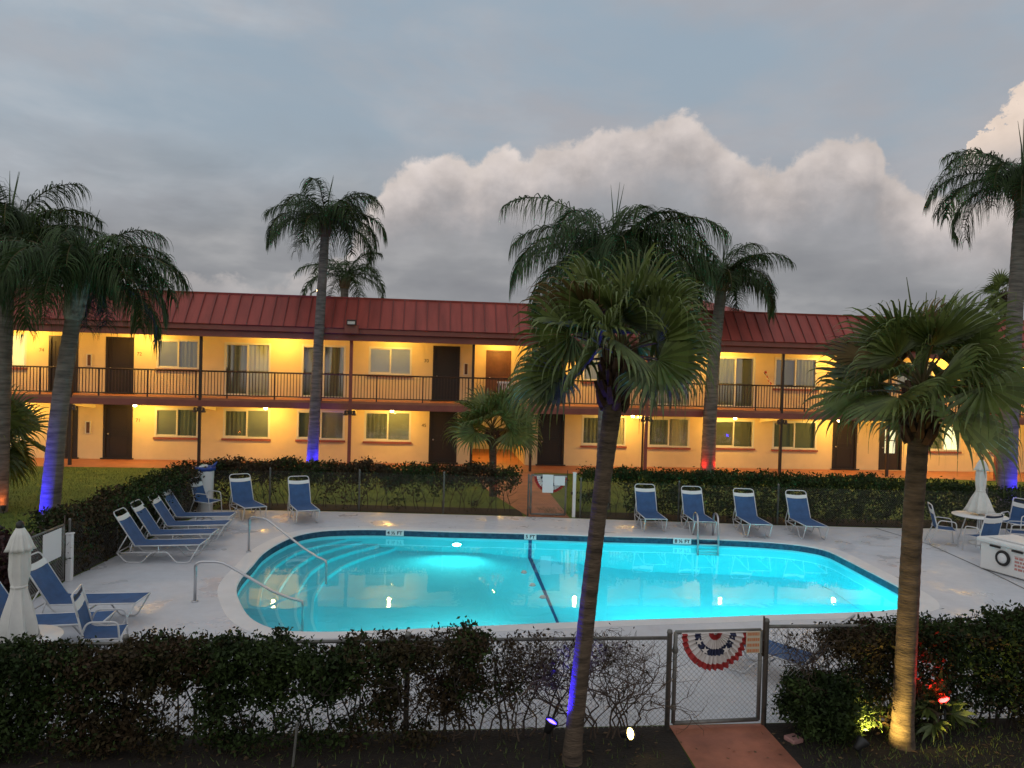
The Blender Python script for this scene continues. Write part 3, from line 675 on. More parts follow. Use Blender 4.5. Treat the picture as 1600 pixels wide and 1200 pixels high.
# small flag on a wall staff
fg = thing('flag', 'small red white and blue flag on a slanted staff on the upstairs wall', 'flag', (14.35,32.05,4.25))
a = MB(); a.tube([(0,0,0),(-.12,-.55,.10)], .012, 6); a.build('staff', M['chrome'], fg)
a = MB()
for i in range(8):
    for j in range(7):
        def fp(u,v): return (-.02-.10*u*.9+.34*v*(1-.25*u)+.03*math.sin(u*7), -.10-.38*u+.03*math.sin(v*9+u*4), .02+.08*u-.02-.62*v*(.5+.5*u)-.10*v)
        u0,u1,v0,v1 = i/8,(i+1)/8,j/7,(j+1)/7
        mi = 2 if (v0<.5 and u0<.45) else j%2
        a.add([fp(u0,v0),fp(u1,v0),fp(u1,v1),fp(u0,v1)], [(0,1,2,3)], mi)
a.build('cloth', [M['red_cloth'],M['white_cloth'],M['navy_cloth']], fg)

# things beyond the roof
nb = thing('distant_building', 'hip roofed red building just showing above the motel roof', 'building', (15.5,48,0))
a = MB(); a.box(-6,6,-4,4,0,7.2); a.build('wall', M['wall'], nb)
a = MB(); a.add([(-6.6,-4.6,7.2),(6.6,-4.6,7.2),(6.6,4.6,7.2),(-6.6,4.6,7.2),(-2.6,0,9.1),(1.2,0,9.1)], [(0,1,5,4),(1,2,5),(2,3,4,5),(3,0,4),(0,3,2,1)]); a.build('roof', M['red_metal'], nb)
sl_ = thing('street_lamp', 'tiny lit street lamp far behind the red roof beside the tall palm', 'lamp', (-8.2,50,0))
a = MB(); a.tube([(0,0,0),(0,0,8.7),(.5,-.2,8.95)], .07, 8); a.build('pole', M['galv'], sl_)
a = MB().lathe([(0,0),(.10,.02),(.12,.10),(0,.16)], (.5,-.2,8.82), 10); a.build('lamp_head', emit('street_glow', (1,.6,.25), 12), sl_)

# ------------------------------------------------------------------ chain link fences and gates
def link_mesh(mb, p0, p1, z0, z1, pitch=.062, r=.0022):
    p0,p1 = Vector((*p0,0)),Vector((*p1,0)); d = p1-p0; L = d.length; d.normalize(); H = z1-z0; q = Vector((-d.y,d.x,0))
    k = int((L+H)/pitch)
    for sgn in (1,-1):
        for i in range(k):
            a = -H+i*pitch
            lo = max(0,-a); hi = min(H, L-a)
            if hi-lo < .01: continue
            def P(h):
                u = a+h
                u = u if sgn == 1 else L-u
                return p0+d*u+Vector((0,0,z0+h))
            A,B = P(lo),P(hi); t = (B-A).normalized(); s_ = t.cross(q)*r; w = q*r
            mb.add([A+s_,A-s_*.5+w,A-s_*.5-w,B+s_,B-s_*.5+w,B-s_*.5-w], [(0,1,4,3),(1,2,5,4),(2,0,3,5)])
def fence(label, pts, h, spacing, wr=.0022, name='chain_link_fence', rail=True, pr=.03, first_post=True, last_post=True):
    t = thing(name, label, 'fence', (*pts[0],0))
    for (a,b) in zip(pts,pts[1:]):
        m_ = MB(); link_mesh(m_,a,b,.03,h-.02,.062,wr); m_.build('wire_mesh', M['wire'] if wr > .002 else M['galv'], t, world=True)
        if rail: r_ = MB(); r_.tube([(*a,h-.02),(*b,h-.02)], .021, 8); r_.build('top_rail', M['galv'], t, True, world=True)
        L = math.hypot(b[0]-a[0],b[1]-a[1]); k = max(1,round(L/spacing))
        for i in range(k+1):
            if i == 0 and (a != pts[0] or not first_post): continue
            if i == k and b == pts[-1] and not last_post: continue
            x,y = a[0]+(b[0]-a[0])*i/k, a[1]+(b[1]-a[1])*i/k
            p = MB().lathe([(pr,0),(pr,h+.03),(pr*1.15,h+.035),(pr*.9,h+.07),(0,h+.08)], (x,y,0), 10); p.build('post', M['galv'], t, True, world=True)
    return t
def gate(name, label, a, b, h, frame_m, loc_r=.022):
    t = thing(name, label, 'gate', (*a,0)); d = Vector((b[0]-a[0],b[1]-a[1],0)); L = d.length; d.normalize()
    A,B = Vector((*a,0))+d*.07, Vector((*b,0))-d*.07
    f = MB(); z0,z1 = .07,h
    f.tube([A+Vector((0,0,z0)),A+Vector((0,0,z1))], loc_r, 8); f.tube([B+Vector((0,0,z0)),B+Vector((0,0,z1))], loc_r, 8)
    f.tube([A+Vector((0,0,z1-.0)),B+Vector((0,0,z1-.0))], loc_r, 8); f.tube([A+Vector((0,0,z0)),B+Vector((0,0,z0))], loc_r, 8)
    f.build('frame', frame_m, t, True, world=True)
    m_ = MB(); link_mesh(m_,(A.x,A.y),(B.x,B.y),z0,z1); m_.build('wire_mesh', M['wire'], t, world=True)
    for z in (.25,h-.2):
        g = MB(); g.tube([A+d*-.07+Vector((0,0,z)),A+Vector((0,0,z))], .016, 6); g.lathe([(.03,-.03),(.033,-.025),(.033,.025),(.03,.03)], tuple(A+Vector((0,0,z))), 8); g.build('hinge', M['galv'], t, True, world=True)
    g = MB(); g.tube([B+Vector((0,0,h-.12)),B+d*.09+Vector((0,0,h-.12))], .014, 6); g.tube([B+d*.035+Vector((0,0,h-.30)),B+d*.035+Vector((0,0,h+.16))], .010, 6); g.build('latch', M['black_iron'], t, True, world=True)
    return t
GA,GB = (2.69,8.23),(3.85,8.29)
fence('near chain link fence left of the bunting gate, half buried in hedge', [GA,(-9,8.17)], 1.06, 2.95)
fence('near chain link fence running right from the bunting gate into the brown hedge', [GB,(14,8.30)], 1.16, 3.0)
gate('chain_link_gate', 'near grey chain link gate with patriotic bunting at the end of the terracotta path', GA, GB, 1.10, M['galv'], .024)
FA,FB = (2.62,20.70),(3.72,20.60)
fence('far chain link fence along the back of the deck, left of the far gate', [FA,(-2.04,21.19),(-4.48,21.32),(-6.1,21.32)], 1.10, 2.1, .0012, pr=.025, rail=False)
fence('far chain link fence along the back of the deck behind the right hand loungers', [(4.05,20.50),(9.39,19.77),(12.95,19.47),(20,19.57)], 1.05, 2.6, .0012, pr=.025, rail=False)
gate('chain_link_gate', 'far chain link gate with white signs at the end of the garden path', FA, FB, 1.15, M['galv'], .028)
fence('side chain link fence inside the left hedge', [(-6.52,14.33),(-6.34,18),(-6.1,21.3)], 1.05, 2.4, .0012, rail=False, pr=.022, last_post=False)
gate('chain_link_gate', 'left side gate with a white sign beside the white post', (-6.55,12.95), (-6.53,14.20), 1.05, M['galv'], .02)
def white_post(label, x, y, h, w):
    t = thing('gate_post', label, 'post', (x,y,0))
    a = MB(); a.bbox(-w,w,-w,w,0,h,.008); a.build('post', M['sign_white'], t)
    a = MB(); a.bbox(-w-.012,w+.012,-w-.012,w+.012,h+.001,h+.03,.01); a.build('cap', M['sign_white'], t)
    a = MB(); a.box(-w-.05,-w-.001,-.03,.03,h*.52,h*.58); a.build('latch', M['black'], t)
white_post('white square post right of the far gate', 3.89, 20.62, 1.22, .042)
white_post('white square post at the left side gate, beside the dark hedge', -6.50, 14.30, .84, .05)

def bunting(label, c, w, h, d, loc_z):
    """half round pleated fan hung along direction d"""
    t = thing('bunting', label, 'bunting', c); d = Vector((d[0],d[1],0)).normalized(); q = Vector((d.y,-d.x,0))
    a = MB(); rings = [(0,.06,1),(.06,.20,0),(.20,.44,1),(.44,.62,2),(.62,.84,1),(.84,1.0,0)]; K = 72
    def P(r,k):
        th = math.pi*k/K; pl = (.020*math.sin(th*36+.6*math.sin(th*5))+.010*math.sin(th*11))*(.25+r)
        dr = 1+.012*math.sin(th*36) if r > .99 else 1
        return d*(-math.cos(th)*w*r) + Vector((0,0,-math.sin(th)*h*r*dr)) + q*(.03+pl)
    for r0,r1,mi in rings:
        for k in range(K):
            rr = [r0,(r0+r1)/2,r1]
            for i in (0,1): a.add([P(rr[i],k),P(rr[i+1],k),P(rr[i+1],k+1),P(rr[i],k+1)], [(0,1,2,3)], mi)
    for k in (9,22,50,63):            # white stars on the navy band
        p = P(.55,k)+q*.02; rs = .048*h/.42
        v = [p]
        for j in range(10):
            an = math.pi/2+j*math.pi/5; r = rs if j%2==0 else rs*.42
            v.append(p+d*(math.cos(an)*r)+Vector((0,0,math.sin(an)*r)))
        a.add(v, [(0,1+j,1+(j+1)%10) for j in range(10)], 1)
    a.build('pleated_fan', [M['red_cloth'],M['white_cloth'],M['navy_cloth']], t)
    b = MB(); b.tube([-d*w+q*.03,d*w+q*.03], .008, 6); b.build('hem_cord', M['white_cloth'], t)
dg = (GB[0]-GA[0],GB[1]-GA[1])
bunting('red white and blue bunting fan with stars tied on the near gate', (3.22,8.262,1.095), .40, .43, dg, 0)
bunting('red white and blue bunting fan half covered by white signs on the far gate', (3.22,20.645,1.13), .45, .46, (FB[0]-FA[0],FB[1]-FA[1]), 0)
def sign(name, label, c, d, w, h, rows=0, tilt=0, m_=None):
    t = thing(name, label, 'sign', c, math.atan2(d[1],d[0]))
    a = MB(); a.bbox(-w/2,w/2,-.006,.006,-h/2,h/2,.002); a.build('board', m_ or M['sign_white'], t)
    if rows:
        g = MB(); r2 = random.Random(3)
        for k in range(rows):
            z = h*.38-k*h*.76/(rows-1) if rows > 1 else 0; x = -w*.42
            while x < w*.40:
                l = w*r2.uniform(.05,.16); g.box(x,min(x+l,w*.43),-.0085,-.0065,z-h*.07,z+h*.07); x += l+w*.035
        g.build('faded_print', M['sign_orange'] if m_ is None or name=='gate_sign' else M['faded_red'], t)
    return t
sign('gate_sign', 'small pale sign with orange print on the near gate beside the bunting', (3.665,8.225,.985), dg, .17, .25, 4, m_=mat('cream_sign', (.55,.48,.36), .6))
sign('notice_board', 'larger white sign hanging in front of the bunting on the far gate', (3.14,20.57,.93), (1,-.09), .30, .50)
sign('notice_board', 'smaller white sign beside the far gate latch, next to the white post', (3.46,20.54,1.02), (1,-.09), .30, .26)
sign('notice_board', 'white sign on the left side gate below the blue lit palm', (-6.49,13.65,.78), (.0,1), .62, .50)

# ------------------------------------------------------------------ pool fittings
def hand_rail(label, x0, y0, x1, y1, h, group):
    t = thing('pool_handrail', label, 'handrail', (x0,y0,0))
    d = Vector((x1-x0,y1-y0,0)); L = d.length; d.normalize()
    P = [Vector((0,0,0)),Vector((0,0,h-.10))]
    for k in range(1,6): an = k/6*math.pi/2; P.append(d*(.14-.14*math.cos(an))+Vector((0,0,h-.10+.10*math.sin(an))))
    P += [d*.34+Vector((0,0,h)), d*.46+Vector((0,0,h-.02)), d*.58+Vector((0,0,h-.075)), d*(L*.72)+Vector((0,0,h*.42-.08)), d*(L-.22)+Vector((0,0,.10)), d*(L-.10)+Vector((0,0,.075)), d*(L-.02)+Vector((0,0,.05)), d*L+Vector((0,0,-.02)), d*L+Vector((0,0,-.95))]
    a = MB(); a.tube(P, .024, 10); a.build('rail', M['chrome'], t, True)
    a = MB().lathe([(.055,.001),(.055,.012),(.03,.02)], n=12); a.build('base_flange', M['chrome'], t, True)
hand_rail('nearer steel handrail down the pool steps', -3.92,13.03,-2.12,12.85,.68,None)
hand_rail('farther steel handrail down the pool steps, in front of the loungers', -3.88,16.50,-2.12,15.55,.76,None)
ld = thing('pool_ladder', 'steel pool ladder with two looped rails at the deep end', 'ladder', (6.76,18.0,0), R(-6))
for s_ in (-1,1):
    a = MB(); P = [(s_*.25,.42,0),(s_*.25,.42,.45)]
    for k in range(1,8): an = k/8*math.pi; P.append((s_*.25,.42-.22*(1-math.cos(an)),.45+.14*math.sin(an)))
    P += [(s_*.25,-.03,.35),(s_*.25,-.10,-.1),(s_*.25,-.11,-1.0)]
    a.tube(P, .024, 10); a.build('rail', M['chrome'], ld, True)
for k in range(4):
    a = MB(); a.bbox(-.225,.225,-.15,-.07,-.14-k*.26,-.11-k*.26,.008); a.build('rung', M['chrome'], ld)
def y_far(x): return span_y(x)[1]
def marker(txt, x, y, ang, label, w):
    t = thing('depth_marker', label, 'depth marker', (x,y,0), ang)
    a = MB(); a.bbox(-w/2,w/2,-.020,.004,-.152,-.006,.003); a.build('tile', M['sign_white'], t)
    text_mesh(txt, .115, M['navy_text'], 'lettering', t, (0,-.0215,-.085), (R(90),0,0), .001, 1.1, .0035)
def far_ang(x): return math.atan2(y_far(x+.2)-y_far(x-.2), .4)
for txt,x,lab,w in (('4 ½ FT',-.92,'white depth marker reading 4 ½ FT on the far pool edge',.44),('5 FT',2.42,'white depth marker reading 5 FT above the blue line',.30),('8 ½ FT',6.15,'white depth marker reading 8 ½ FT beside the pool ladder',.44)):
    marker(txt, x, y_far(x)-.005, far_ang(x), lab, w)
marker('8 ½ FT', 9.24-.005, 15.1, R(-90)+.01, 'white depth marker reading 8 ½ FT on the right end of the pool', .44)
def under_light(label, x, y, z, d, w, col):
    t = thing('pool_light', label, 'lamp', (x,y,z), math.atan2(d[1],d[0]))
    a = MB().lathe([(.13,0),(.14,.012),(.125,.03),(.11,.03)], n=20); a.v = [(v[2],v[0],v[1]) for v in a.v]; a.build('rim', M['chrome'], t, True)
    a = MB().lathe([(.11,.025),(.06,.034),(0,.036)], n=20); a.v = [(v[2],v[0],v[1]) for v in a.v]; a.build('lens', emit('pool_lens', (.75,1,.9), 14), t, True)
    l = bpy.data.lights.new('pool_lamp','SPOT'); l.energy = w; l.color = col; l.shadow_soft_size = .10; l.spot_size = R(160); l.spot_blend = .7
    q = bpy.data.objects.new('pool_lamp', l); COL.objects.link(q); dv = Vector((d[0],d[1],-.10)).normalized()
    q.location = Vector((x,y,z))+dv*.10; q.rotation_euler = dv.to_track_quat('-Z','Y').to_euler()
PC = (.05,.95,.97)
under_light('glowing underwater light on the far wall near the shallow end', .62, y_far(.62)-.004, -.62, (-.1,-1), 190, (.12,.98,.88))
under_light('underwater light on the near wall at the deep end', 5.6, span_y(5.6)[0]+.004, -.75, (.1,1), 900, PC)
under_light('underwater light on the near wall at the middle', 1.0, span_y(1.0)[0]+.004, -.65, (-.6,1), 430, (.10,.97,.90))
under_light('underwater light on the near wall near the right corner', 7.9, span_y(7.9)[0]+.004, -.75, (-.1,1), 520, PC)
for k,(x,y) in enumerate(((1.93,15.6),(1.99,14.66),(2.08,13.86))):
    t = thing('float', ('farthest','middle','nearest')[k]+' of three small pale floats on the water left of the blue line', 'float', (x,y,WZ), group='floats on the pool')
    a = MB().lathe([(0,-.045),(.04,-.035),(.06,0),(.045,.035),(.015,.045),(0,.045)], n=14); a.build('ball', mat('pale_float', (.55,.50,.47), .5), t, True)
    a = MB().lathe([(.062,-.006),(.068,0),(.062,.006)], n=14); a.build('band', mat('float_band', (.3,.2,.18), .5), t, True)
for x,y in ((),()) if False else (): pass

# ------------------------------------------------------------------ loungers and chairs
def rounded(P, r, k=4):
    """round the inner corners of a polyline"""
    P = [Vector(p) for p in P]; out = [P[0]]
    for a,b,c in zip(P,P[1:],P[2:]):
        u,v = (a-b),(c-b); rr = min(r,u.length*.45,v.length*.45); u.normalize(); v.normalize(); s,e = b+u*rr,b+v*rr
        for j in range(k+1):
            t = j/k; out.append(s*(1-t)**2+b*2*t*(1-t)+e*t*t)
    return out+[P[-1]]
def cloth_strip(mb, prof, w, crown=.024, nx=6, mi=0, th=.006):
    """a sheet following profile [(x,z)] across +-w with a slight sag, two sided thickness"""
    for side in (0,1):
        vs = []; fs = []
        for i,(x,z) in enumerate(prof):
            for k in range(nx+1):
                u = -1+2*k/nx; vs.append((x, u*w, z-crown*(1-u*u)-th*side))
        for i in range(len(prof)-1):
            for k in range(nx):
                f = (i*(nx+1)+k,(i+1)*(nx+1)+k,(i+1)*(nx+1)+k+1,i*(nx+1)+k+1); fs.append(f if side == 0 else f[::-1])
        mb.add(vs, fs, mi)
def make_lounger(angle=57):
    root = thing('sun_lounger', '', 'sun lounger'); c,s = math.cos(R(angle)),math.sin(R(angle)); w = .272; LB = .80
    f = MB()
    for sy in (-1,1):
        y = sy*w
        f.tube(rounded([(-.34,y,.20),(-.16,y,.014),(.14,y,.014),(.32,y,.22),(.62,y,.22),(.80,y,.014),(1.04,y,.014),(1.24,y,.37)],.05), .0125, 7)
        f.tube([(0,y,.335),(1.24,y,.37)], .0125, 7)
        f.tube([(-.34,y,.20),(.32,y,.22)], .011, 6); f.tube([(-.34,y,.20),(-.26*c,y,.34+.26*s)], .012, 6); f.tube([(-.10,y,.205),(-.05,y,.38)], .010, 6); f.tube([(.45,y,.22),(.45,y,.345)], .011, 6)
    f.tube([(1.24,-w,.37),(1.24,w,.37)], .0125, 7); f.tube([(-.34,-w,.20),(-.34,w,.20)], .011, 6); f.tube([(.5,-w,.22),(.5,w,.22)], .011, 6)
    def bp(d,y): return (-d*c,y,.335+d*s)
    f.tube(rounded([bp(0,-w),bp(LB,-w),bp(LB,w),bp(0,w)],.10,6), .0125, 7)
    f.build('frame', M['tube_white'], root, True)
    g = MB(); pr = [(1.235,.378),(.9,.367),(.6,.358),(.3,.350),(.08,.345),(.0,.352)]
    pr += [(-d*c,.345+d*s) for d in (.06,.2,.35,.5,.575)]
    cloth_strip(g, pr, w-.004); g.build('sling', M['sling'], root, True)
    b = MB(); cloth_strip(b, [(-d*c,.350+d*s) for d in (.58,.62,.675)], w-.002); b.build('head_strap', M['strap'], root, True)
    return root
l0 = make_lounger(); lf = [True]
def lounger(x, y, rz, label, group='blue sun loungers round the pool'):
    o = l0 if lf[0] else copy_tree(l0); lf[0] = False
    o.location = (x,y,.002); o.rotation_euler = (0,0,R(rz)); o['label'] = label; o['group'] = group
for k,(x,y,a) in enumerate(((-5.84,15.82,-1),(-5.90,16.80,0),(-5.88,17.72,1),(-6.02,18.78,-2))):
    lounger(x, y, a, ('nearest blue sun lounger in the row of four by the left hedge','second nearest blue sun lounger in the row of four by the left hedge','third blue sun lounger in the row of four by the left hedge','farthest blue sun lounger in the row of four by the left hedge')[k])
lounger(-5.62,12.05,-2,'blue sun lounger with raised back standing before the white side gate post')
lounger(-5.75,11.05,3,'blue sun lounger partly behind the left closed umbrella')
for x,y,a,lab in ((-5.05,20.75,-62,'blue sun lounger facing the pool next to the white towel bin'),(-3.50,20.45,-71,'blue sun lounger facing the pool below the blue lit palm trunk'),
    (5.72,19.75,-95,'leftmost of the four blue sun loungers before the right hedge'),(6.92,19.45,-96,'second from left of the four blue sun loungers, behind the pool ladder'),(8.25,19.15,-97,'third from left of the four blue sun loungers, right of the pool ladder'),(9.62,18.95,-98,'rightmost of the four blue sun loungers before the right hedge'),
    (4.95,9.30,130,'blue sun lounger seen through the near fence right of the bunting gate')):
    lounger(x,y,a,lab)
def make_chair():
    root = thing('patio_chair', '', 'chair'); w = .27; f = MB()
    for sy in (-1,1):
        y = sy*w
        f.tube(rounded([(.30,y,.0),(.24,y,.60),(-.12,y,.62),(-.20,y,.40)],.07), .013, 7)
        f.tube([(-.34,y,0),(-.16,y,.44),(-.30,y*.98,.98)], .013, 7); f.tube([(.27,y,.38),(-.17,y,.40)], .012, 6)
    f.tube(rounded([(-.22,-w,.70),(-.30,-w,.98),(-.30,w,.98),(-.22,w,.70)],.07), .013, 7); f.tube([(.27,-w,.38),(.27,w,.38)], .012, 6)
    f.tube([(-.30,-w,.12),(-.30,w,.12)], .010, 6); f.build('frame', M['tube_white'], root, True)
    g = MB(); cloth_strip(g, [(.275,.395),(.1,.385),(-.1,.392),(-.165,.42),(-.19,.52),(-.225,.66),(-.25,.76)], w-.006); g.build('sling', M['sling'], root, True)
    b = MB(); cloth_strip(b, [(-.253,.775),(-.27,.83),(-.283,.88)], w-.004); b.build('head_strap', M['strap'], root, True)
    b = MB(); cloth_strip(b, [(-.287,.90),(-.296,.95)], w-.01); b.build('head_panel', mat('navy_head_panel',(.02,.03,.06),.8), root, True)
    return root
c0 = make_chair(); cf = [True]
def chair(x, y, rz, label, group):
    o = c0 if cf[0] else copy_tree(c0); cf[0] = False
    o.location = (x,y,.002); o.rotation_euler = (0,0,R(rz)); o['label'] = label; o['group'] = group
chair(-5.92,20.45,-18,'blue sling chair with white arms in front of the white towel bin','patio chairs')
chair(-4.32,10.42,12,'blue sling chair at the left umbrella table, nearest the front hedge','patio chairs')
chair(12.62,17.55,-25,'blue sling chair on the left side of the right umbrella table','patio chairs')
chair(12.98,16.62,100,'blue sling chair with its back to the camera at the right umbrella table','patio chairs')
chair(14.35,17.1,150,'blue sling chair on the right side of the right umbrella table','patio chairs')
chair(15.3,18.4,200,'blue sling chair half out of frame at the far right','patio chairs')
def umbrella_table(x, y, r, label, ulabel, zt, top):
    t = thing('patio_table', label, 'table', (x,y,0))
    a = MB().lathe([(0,.695),(r*.97,.70),(r,.712),(r*.99,.726),(.035,.730),(0,.730)], n=32); a.build('table_top', M['plastic_white'], t, True)
    for k in range(4):
        an = R(45+90*k); b = MB(); b.tube([(math.cos(an)*r*.45,math.sin(an)*r*.45,.70),(math.cos(an)*r*.75,math.sin(an)*r*.75,0)], .016, 7); b.build('leg', M['tube_white'], t, True)
    u = thing('closed_umbrella', ulabel, 'umbrella', (x,y,0))
    a = MB().lathe([(.22,.0),(.22,.05),(.05,.09),(.035,.25),(0,.25)], n=20); a.build('base', M['plastic_white'], u, True)
    b = MB(); b.tube([(0,0,.2),(0,0,zt)], .019, 10); b.build('pole', M['tube_white'], u, True)
    def fold(t_,i): return 1+(.20,.17,.13,.07,.06,.08,.09,.09,.08)[i]*1.15*(1-2.2*abs(math.sin(4*t_+.12*i))**.7+.35*math.sin(5*t_+i*.5+1))
    H = zt-.06
    prof = [(.30,.80),(.275,.90),(.19,1.12),(.105,1.32),(.098,1.36),(.118,1.48),(.122,H-.46),(.115,H-.30),(.10,H-.16)]
    if top: prof = [(.205,.70),(.19,.85),(.14,1.06),(.088,1.28),(.082,1.34),(.102,1.46),(.108,H-.46),(.102,H-.28),(.092,H-.16)]
    c = MB().lathe(prof, n=112, fold=fold); c.build('canopy', M['canvas'], u, True)
    K = .74 if top else .80
    def f2(t_,i): return 1+(.16,.13,.06,.02,0)[i]*(1-2.2*abs(math.sin(4*t_+.5))**.7+.4*math.sin(13*t_))
    c = MB().lathe([(.205*K,H-.25),(.18*K,H-.21),(.125*K,H-.08),(.045,H+.01),(.0,H+.02)], n=112, fold=f2); c.build('vent', M['canvas'], u, True)
    c = MB().lathe([(.03,H),(.045,H+.03),(.04,H+.075),(0,H+.10)], n=14); c.build('finial', M['black'], u, True)
    c = MB().lathe([(.086,1.315),(.09,1.33),(.086,1.345)] if top else [(.108,1.32),(.113,1.335),(.108,1.35)], n=32); c.build('tie_strap', M['canvas'], u, True)
umbrella_table(-4.78,9.30,.46,'round white table under the left closed umbrella','closed white umbrella standing behind the front hedge at far left',2.06,True)
umbrella_table(13.60,17.55,.62,'round white table with blue chairs at the right','closed white umbrella over the round table at right',2.16,False)

# towel bin with a blue bag
tb = thing('towel_bin', 'tall white bin lined with a blue bag behind the far left chair', 'bin', (-6.10,20.95,0))
a = MB().lathe([(.20,.0),(.205,.02),(.225,1.16),(.235,1.20),(.22,1.20),(.21,1.1)], n=24); a.build('body', M['plastic_white'], tb, True)
def f3(t_,i): return 1+.05*math.sin(7*t_+i)+.03*math.sin(13*t_)
a = MB().lathe([(.245,1.12),(.25,1.20),(.235,1.235),(.19,1.20),(.17,1.12)], n=36, fold=f3); a.build('bag', mat('blue_bag', (.02,.06,.28), .35), tb, True)
a = MB()
for k in range(9): 
    p = Vector((rnd.uniform(-.13,.13),rnd.uniform(-.13,.13),1.19+rnd.uniform(0,.05)))
    a.lathe([(0,-.05),(.05,-.03),(.06,0),(.045,.035),(0,.05)], tuple(p), 8, k%2)
a.tube([(.16,0,1.2),(.24,-.03,1.27),(.30,0,1.36)], [.05,.04,.01], 6, 2)
a.build('rubbish', [M['canvas'],mat('pale_green_wrap',(.35,.45,.30),.6),bpy.data.materials['blue_bag']], tb, True)

# white chest on the right of the deck
ct = thing('storage_chest', 'white lidded chest with a spare wheel and red lettering at the right edge', 'chest', (11.82,15.20,0), R(-78))
a = MB(); a.bbox(0,2.3,0,.95,.02,.60,.03); a.build('body', M['plastic_white'], ct)
a = MB(); a.bbox(-.06,2.36,-.06,1.0,.601,.70,.03); a.bbox(.1,2.2,.1,.86,.701,.73,.02); a.build('lid', M['plastic_white'], ct)
for x in (.36,.86):
    a = MB(); a.bbox(x-.12,x+.12,-.035,-.004,.545,.585,.008); a.bbox(x-.10,x+.10,-.05,-.036,.555,.575,.004); a.build('latch', M['black'], ct)
wh = MB()
def torus(mb, c, r0, r1, n=24, k=8, mi=0):
    vs = []; fs = []
    for i in range(n):
        for j in range(k):
            t,p = 2*math.pi*i/n, 2*math.pi*j/k; rr = r0+r1*math.cos(p)
            vs.append((c[0]+rr*math.cos(t), c[1]+r1*math.sin(p), c[2]+rr*math.sin(t)))
    for i in range(n):
        for j in range(k): fs.append((i*k+j,((i+1)%n)*k+j,((i+1)%n)*k+(j+1)%k,i*k+(j+1)%k))
    mb.add(vs, fs, mi)
torus(wh,(.55,-.03,.36),.135,.030); wo = wh.build('wheel', M['tyre'], ct, True)
a = MB().lathe([(.0,.012),(.03,.014),(.105,.004),(.112,-.02)], n=20); a.v = [(.55+v[0],-.045-v[2],.36+v[1]) for v in a.v]; a.build('hub', M['sign_white'], wo, True)
a = MB(); r2 = random.Random(5)
for k in range(4):
    x = .80
    while x < 1.32:
        l = r2.uniform(.04,.10); a.box(x,x+l,-.0045,-.001,.40-k*.075,.445-k*.075); x += l+.02
a.box(.78,1.36,-.003,-.0005,.455,.462); a.build('red_lettering', M['faded_red'], ct)
# marker stake and small pink ground cap
t = thing('garden_stake', 'thin pale stake in the dark bed in front of the front hedge', 'stake', (-1.32,7.62,0))
a = MB(); a.tube([(0,0,0),(.03,.02,.42)], .013, 6); a.build('shaft', M['galv'], t); a = MB().lathe([(.014,.415),(.018,.43),(0,.445)], (.03,.02,0), 8); a.build('tip', M['galv'], t)
t = thing('valve_cover', 'small pink square valve cover on the ground right of the entry path', 'valve cover', (4.02,7.9,0), R(20))
a = MB(); a.bbox(-.075,.075,-.075,.075,.0,.05,.012); a.build('lid', mat('faded_pink', (.38,.20,.18), .7), t); a = MB(); a.bbox(-.02,.02,-.006,.006,.051,.06,.002); a.build('grip', M['black'], t)

# ------------------------------------------------------------------ ground spotlights
def spotlight(label, x, y, aim, col, w, lens, size=60, z=.16, lens_s=40, back=.0):
    t = thing('ground_spotlight', label, 'spotlight', (x,y,0))
    d = (Vector(aim)-Vector((x,y,z))).normalized(); q = d.to_track_quat('Z','Y').to_matrix()
    a = MB(); a.tube([(0,0,-.05),(0,0,z-.05)], .012, 6); a.build('stake', M['black'], t)
    h = MB().lathe([(0,-.09),(.035,-.085),(.045,-.02),(.070,.03),(.072,.05),(.064,.05),(.058,.03)], n=16); h.v = [tuple(q@Vector(v)+Vector((0,0,z))) for v in h.v]; ho = h.build('housing', M['black'], t, True)
    e = MB().lathe([(.060,.03),(.03,.040),(0,.043)], n=16); e.v = [tuple(q@Vector(v)+Vector((0,0,z))) for v in e.v]; e.build('lens', emit('lens_'+lens, col, lens_s), ho, True)
    l = bpy.data.lights.new('spot_beam','SPOT'); l.energy = w; l.color = col; l.spot_size = R(size); l.spot_blend = .6; l.shadow_soft_size = .04
    o = bpy.data.objects.new('spot_beam', l); COL.objects.link(o); o.location = Vector((x,y,z))+d*.07; o.rotation_euler = d.to_track_quat('-Z','Y').to_euler()
BL,RD,YL = (.02,.01,1.0),(1,.012,.010),(1,.72,.18)
spotlight('blue ground spotlight behind the front fan palm trunk', 1.26,7.64,(1.55,7.59,1.05),BL,330,'blue',72,z=.36)
spotlight('yellow ground spotlight in the bed left of the entry path', 2.13,7.82,(2.6,7.2,.5),YL,6,'yellow',70,lens_s=25)
spotlight('yellow ground spotlight left of the right fan palm', 4.56,7.50,(5.13,7.66,.62),YL,130,'yellow',120,lens_s=25)
spotlight('red ground spotlight in the hedge right of the right fan palm', 5.72,7.80,(5.30,7.85,1.2),RD,60,'red',85,z=.44)
spotlight('blue ground spotlight at the foot of the leaning left palm', -9.65,17.95,(-9.10,18.7,1.0),BL,560,'blue',66)
spotlight('red ground spotlight on the lawn at far left', -10.92,20.45,(-11.1,20.7,.9),(1,.22,.04),12,'orange',70)
spotlight('blue ground spotlight right of the tall far palm trunk', -4.22,29.2,(-4.52,29.5,1.0),BL,160,'blue',75)
spotlight('blue ground spotlight left of the tall far palm trunk', -5.05,29.15,(-4.74,29.5,.9),BL,160,'blue',75)
spotlight('red ground spotlight left of the palm behind the right loungers', 10.72,29.5,(11.05,29.75,1.0),RD,60,'red',75)
spotlight('red ground spotlight right of the palm behind the right loungers', 11.5,29.5,(11.2,29.75,1.0),RD,60,'red',75)
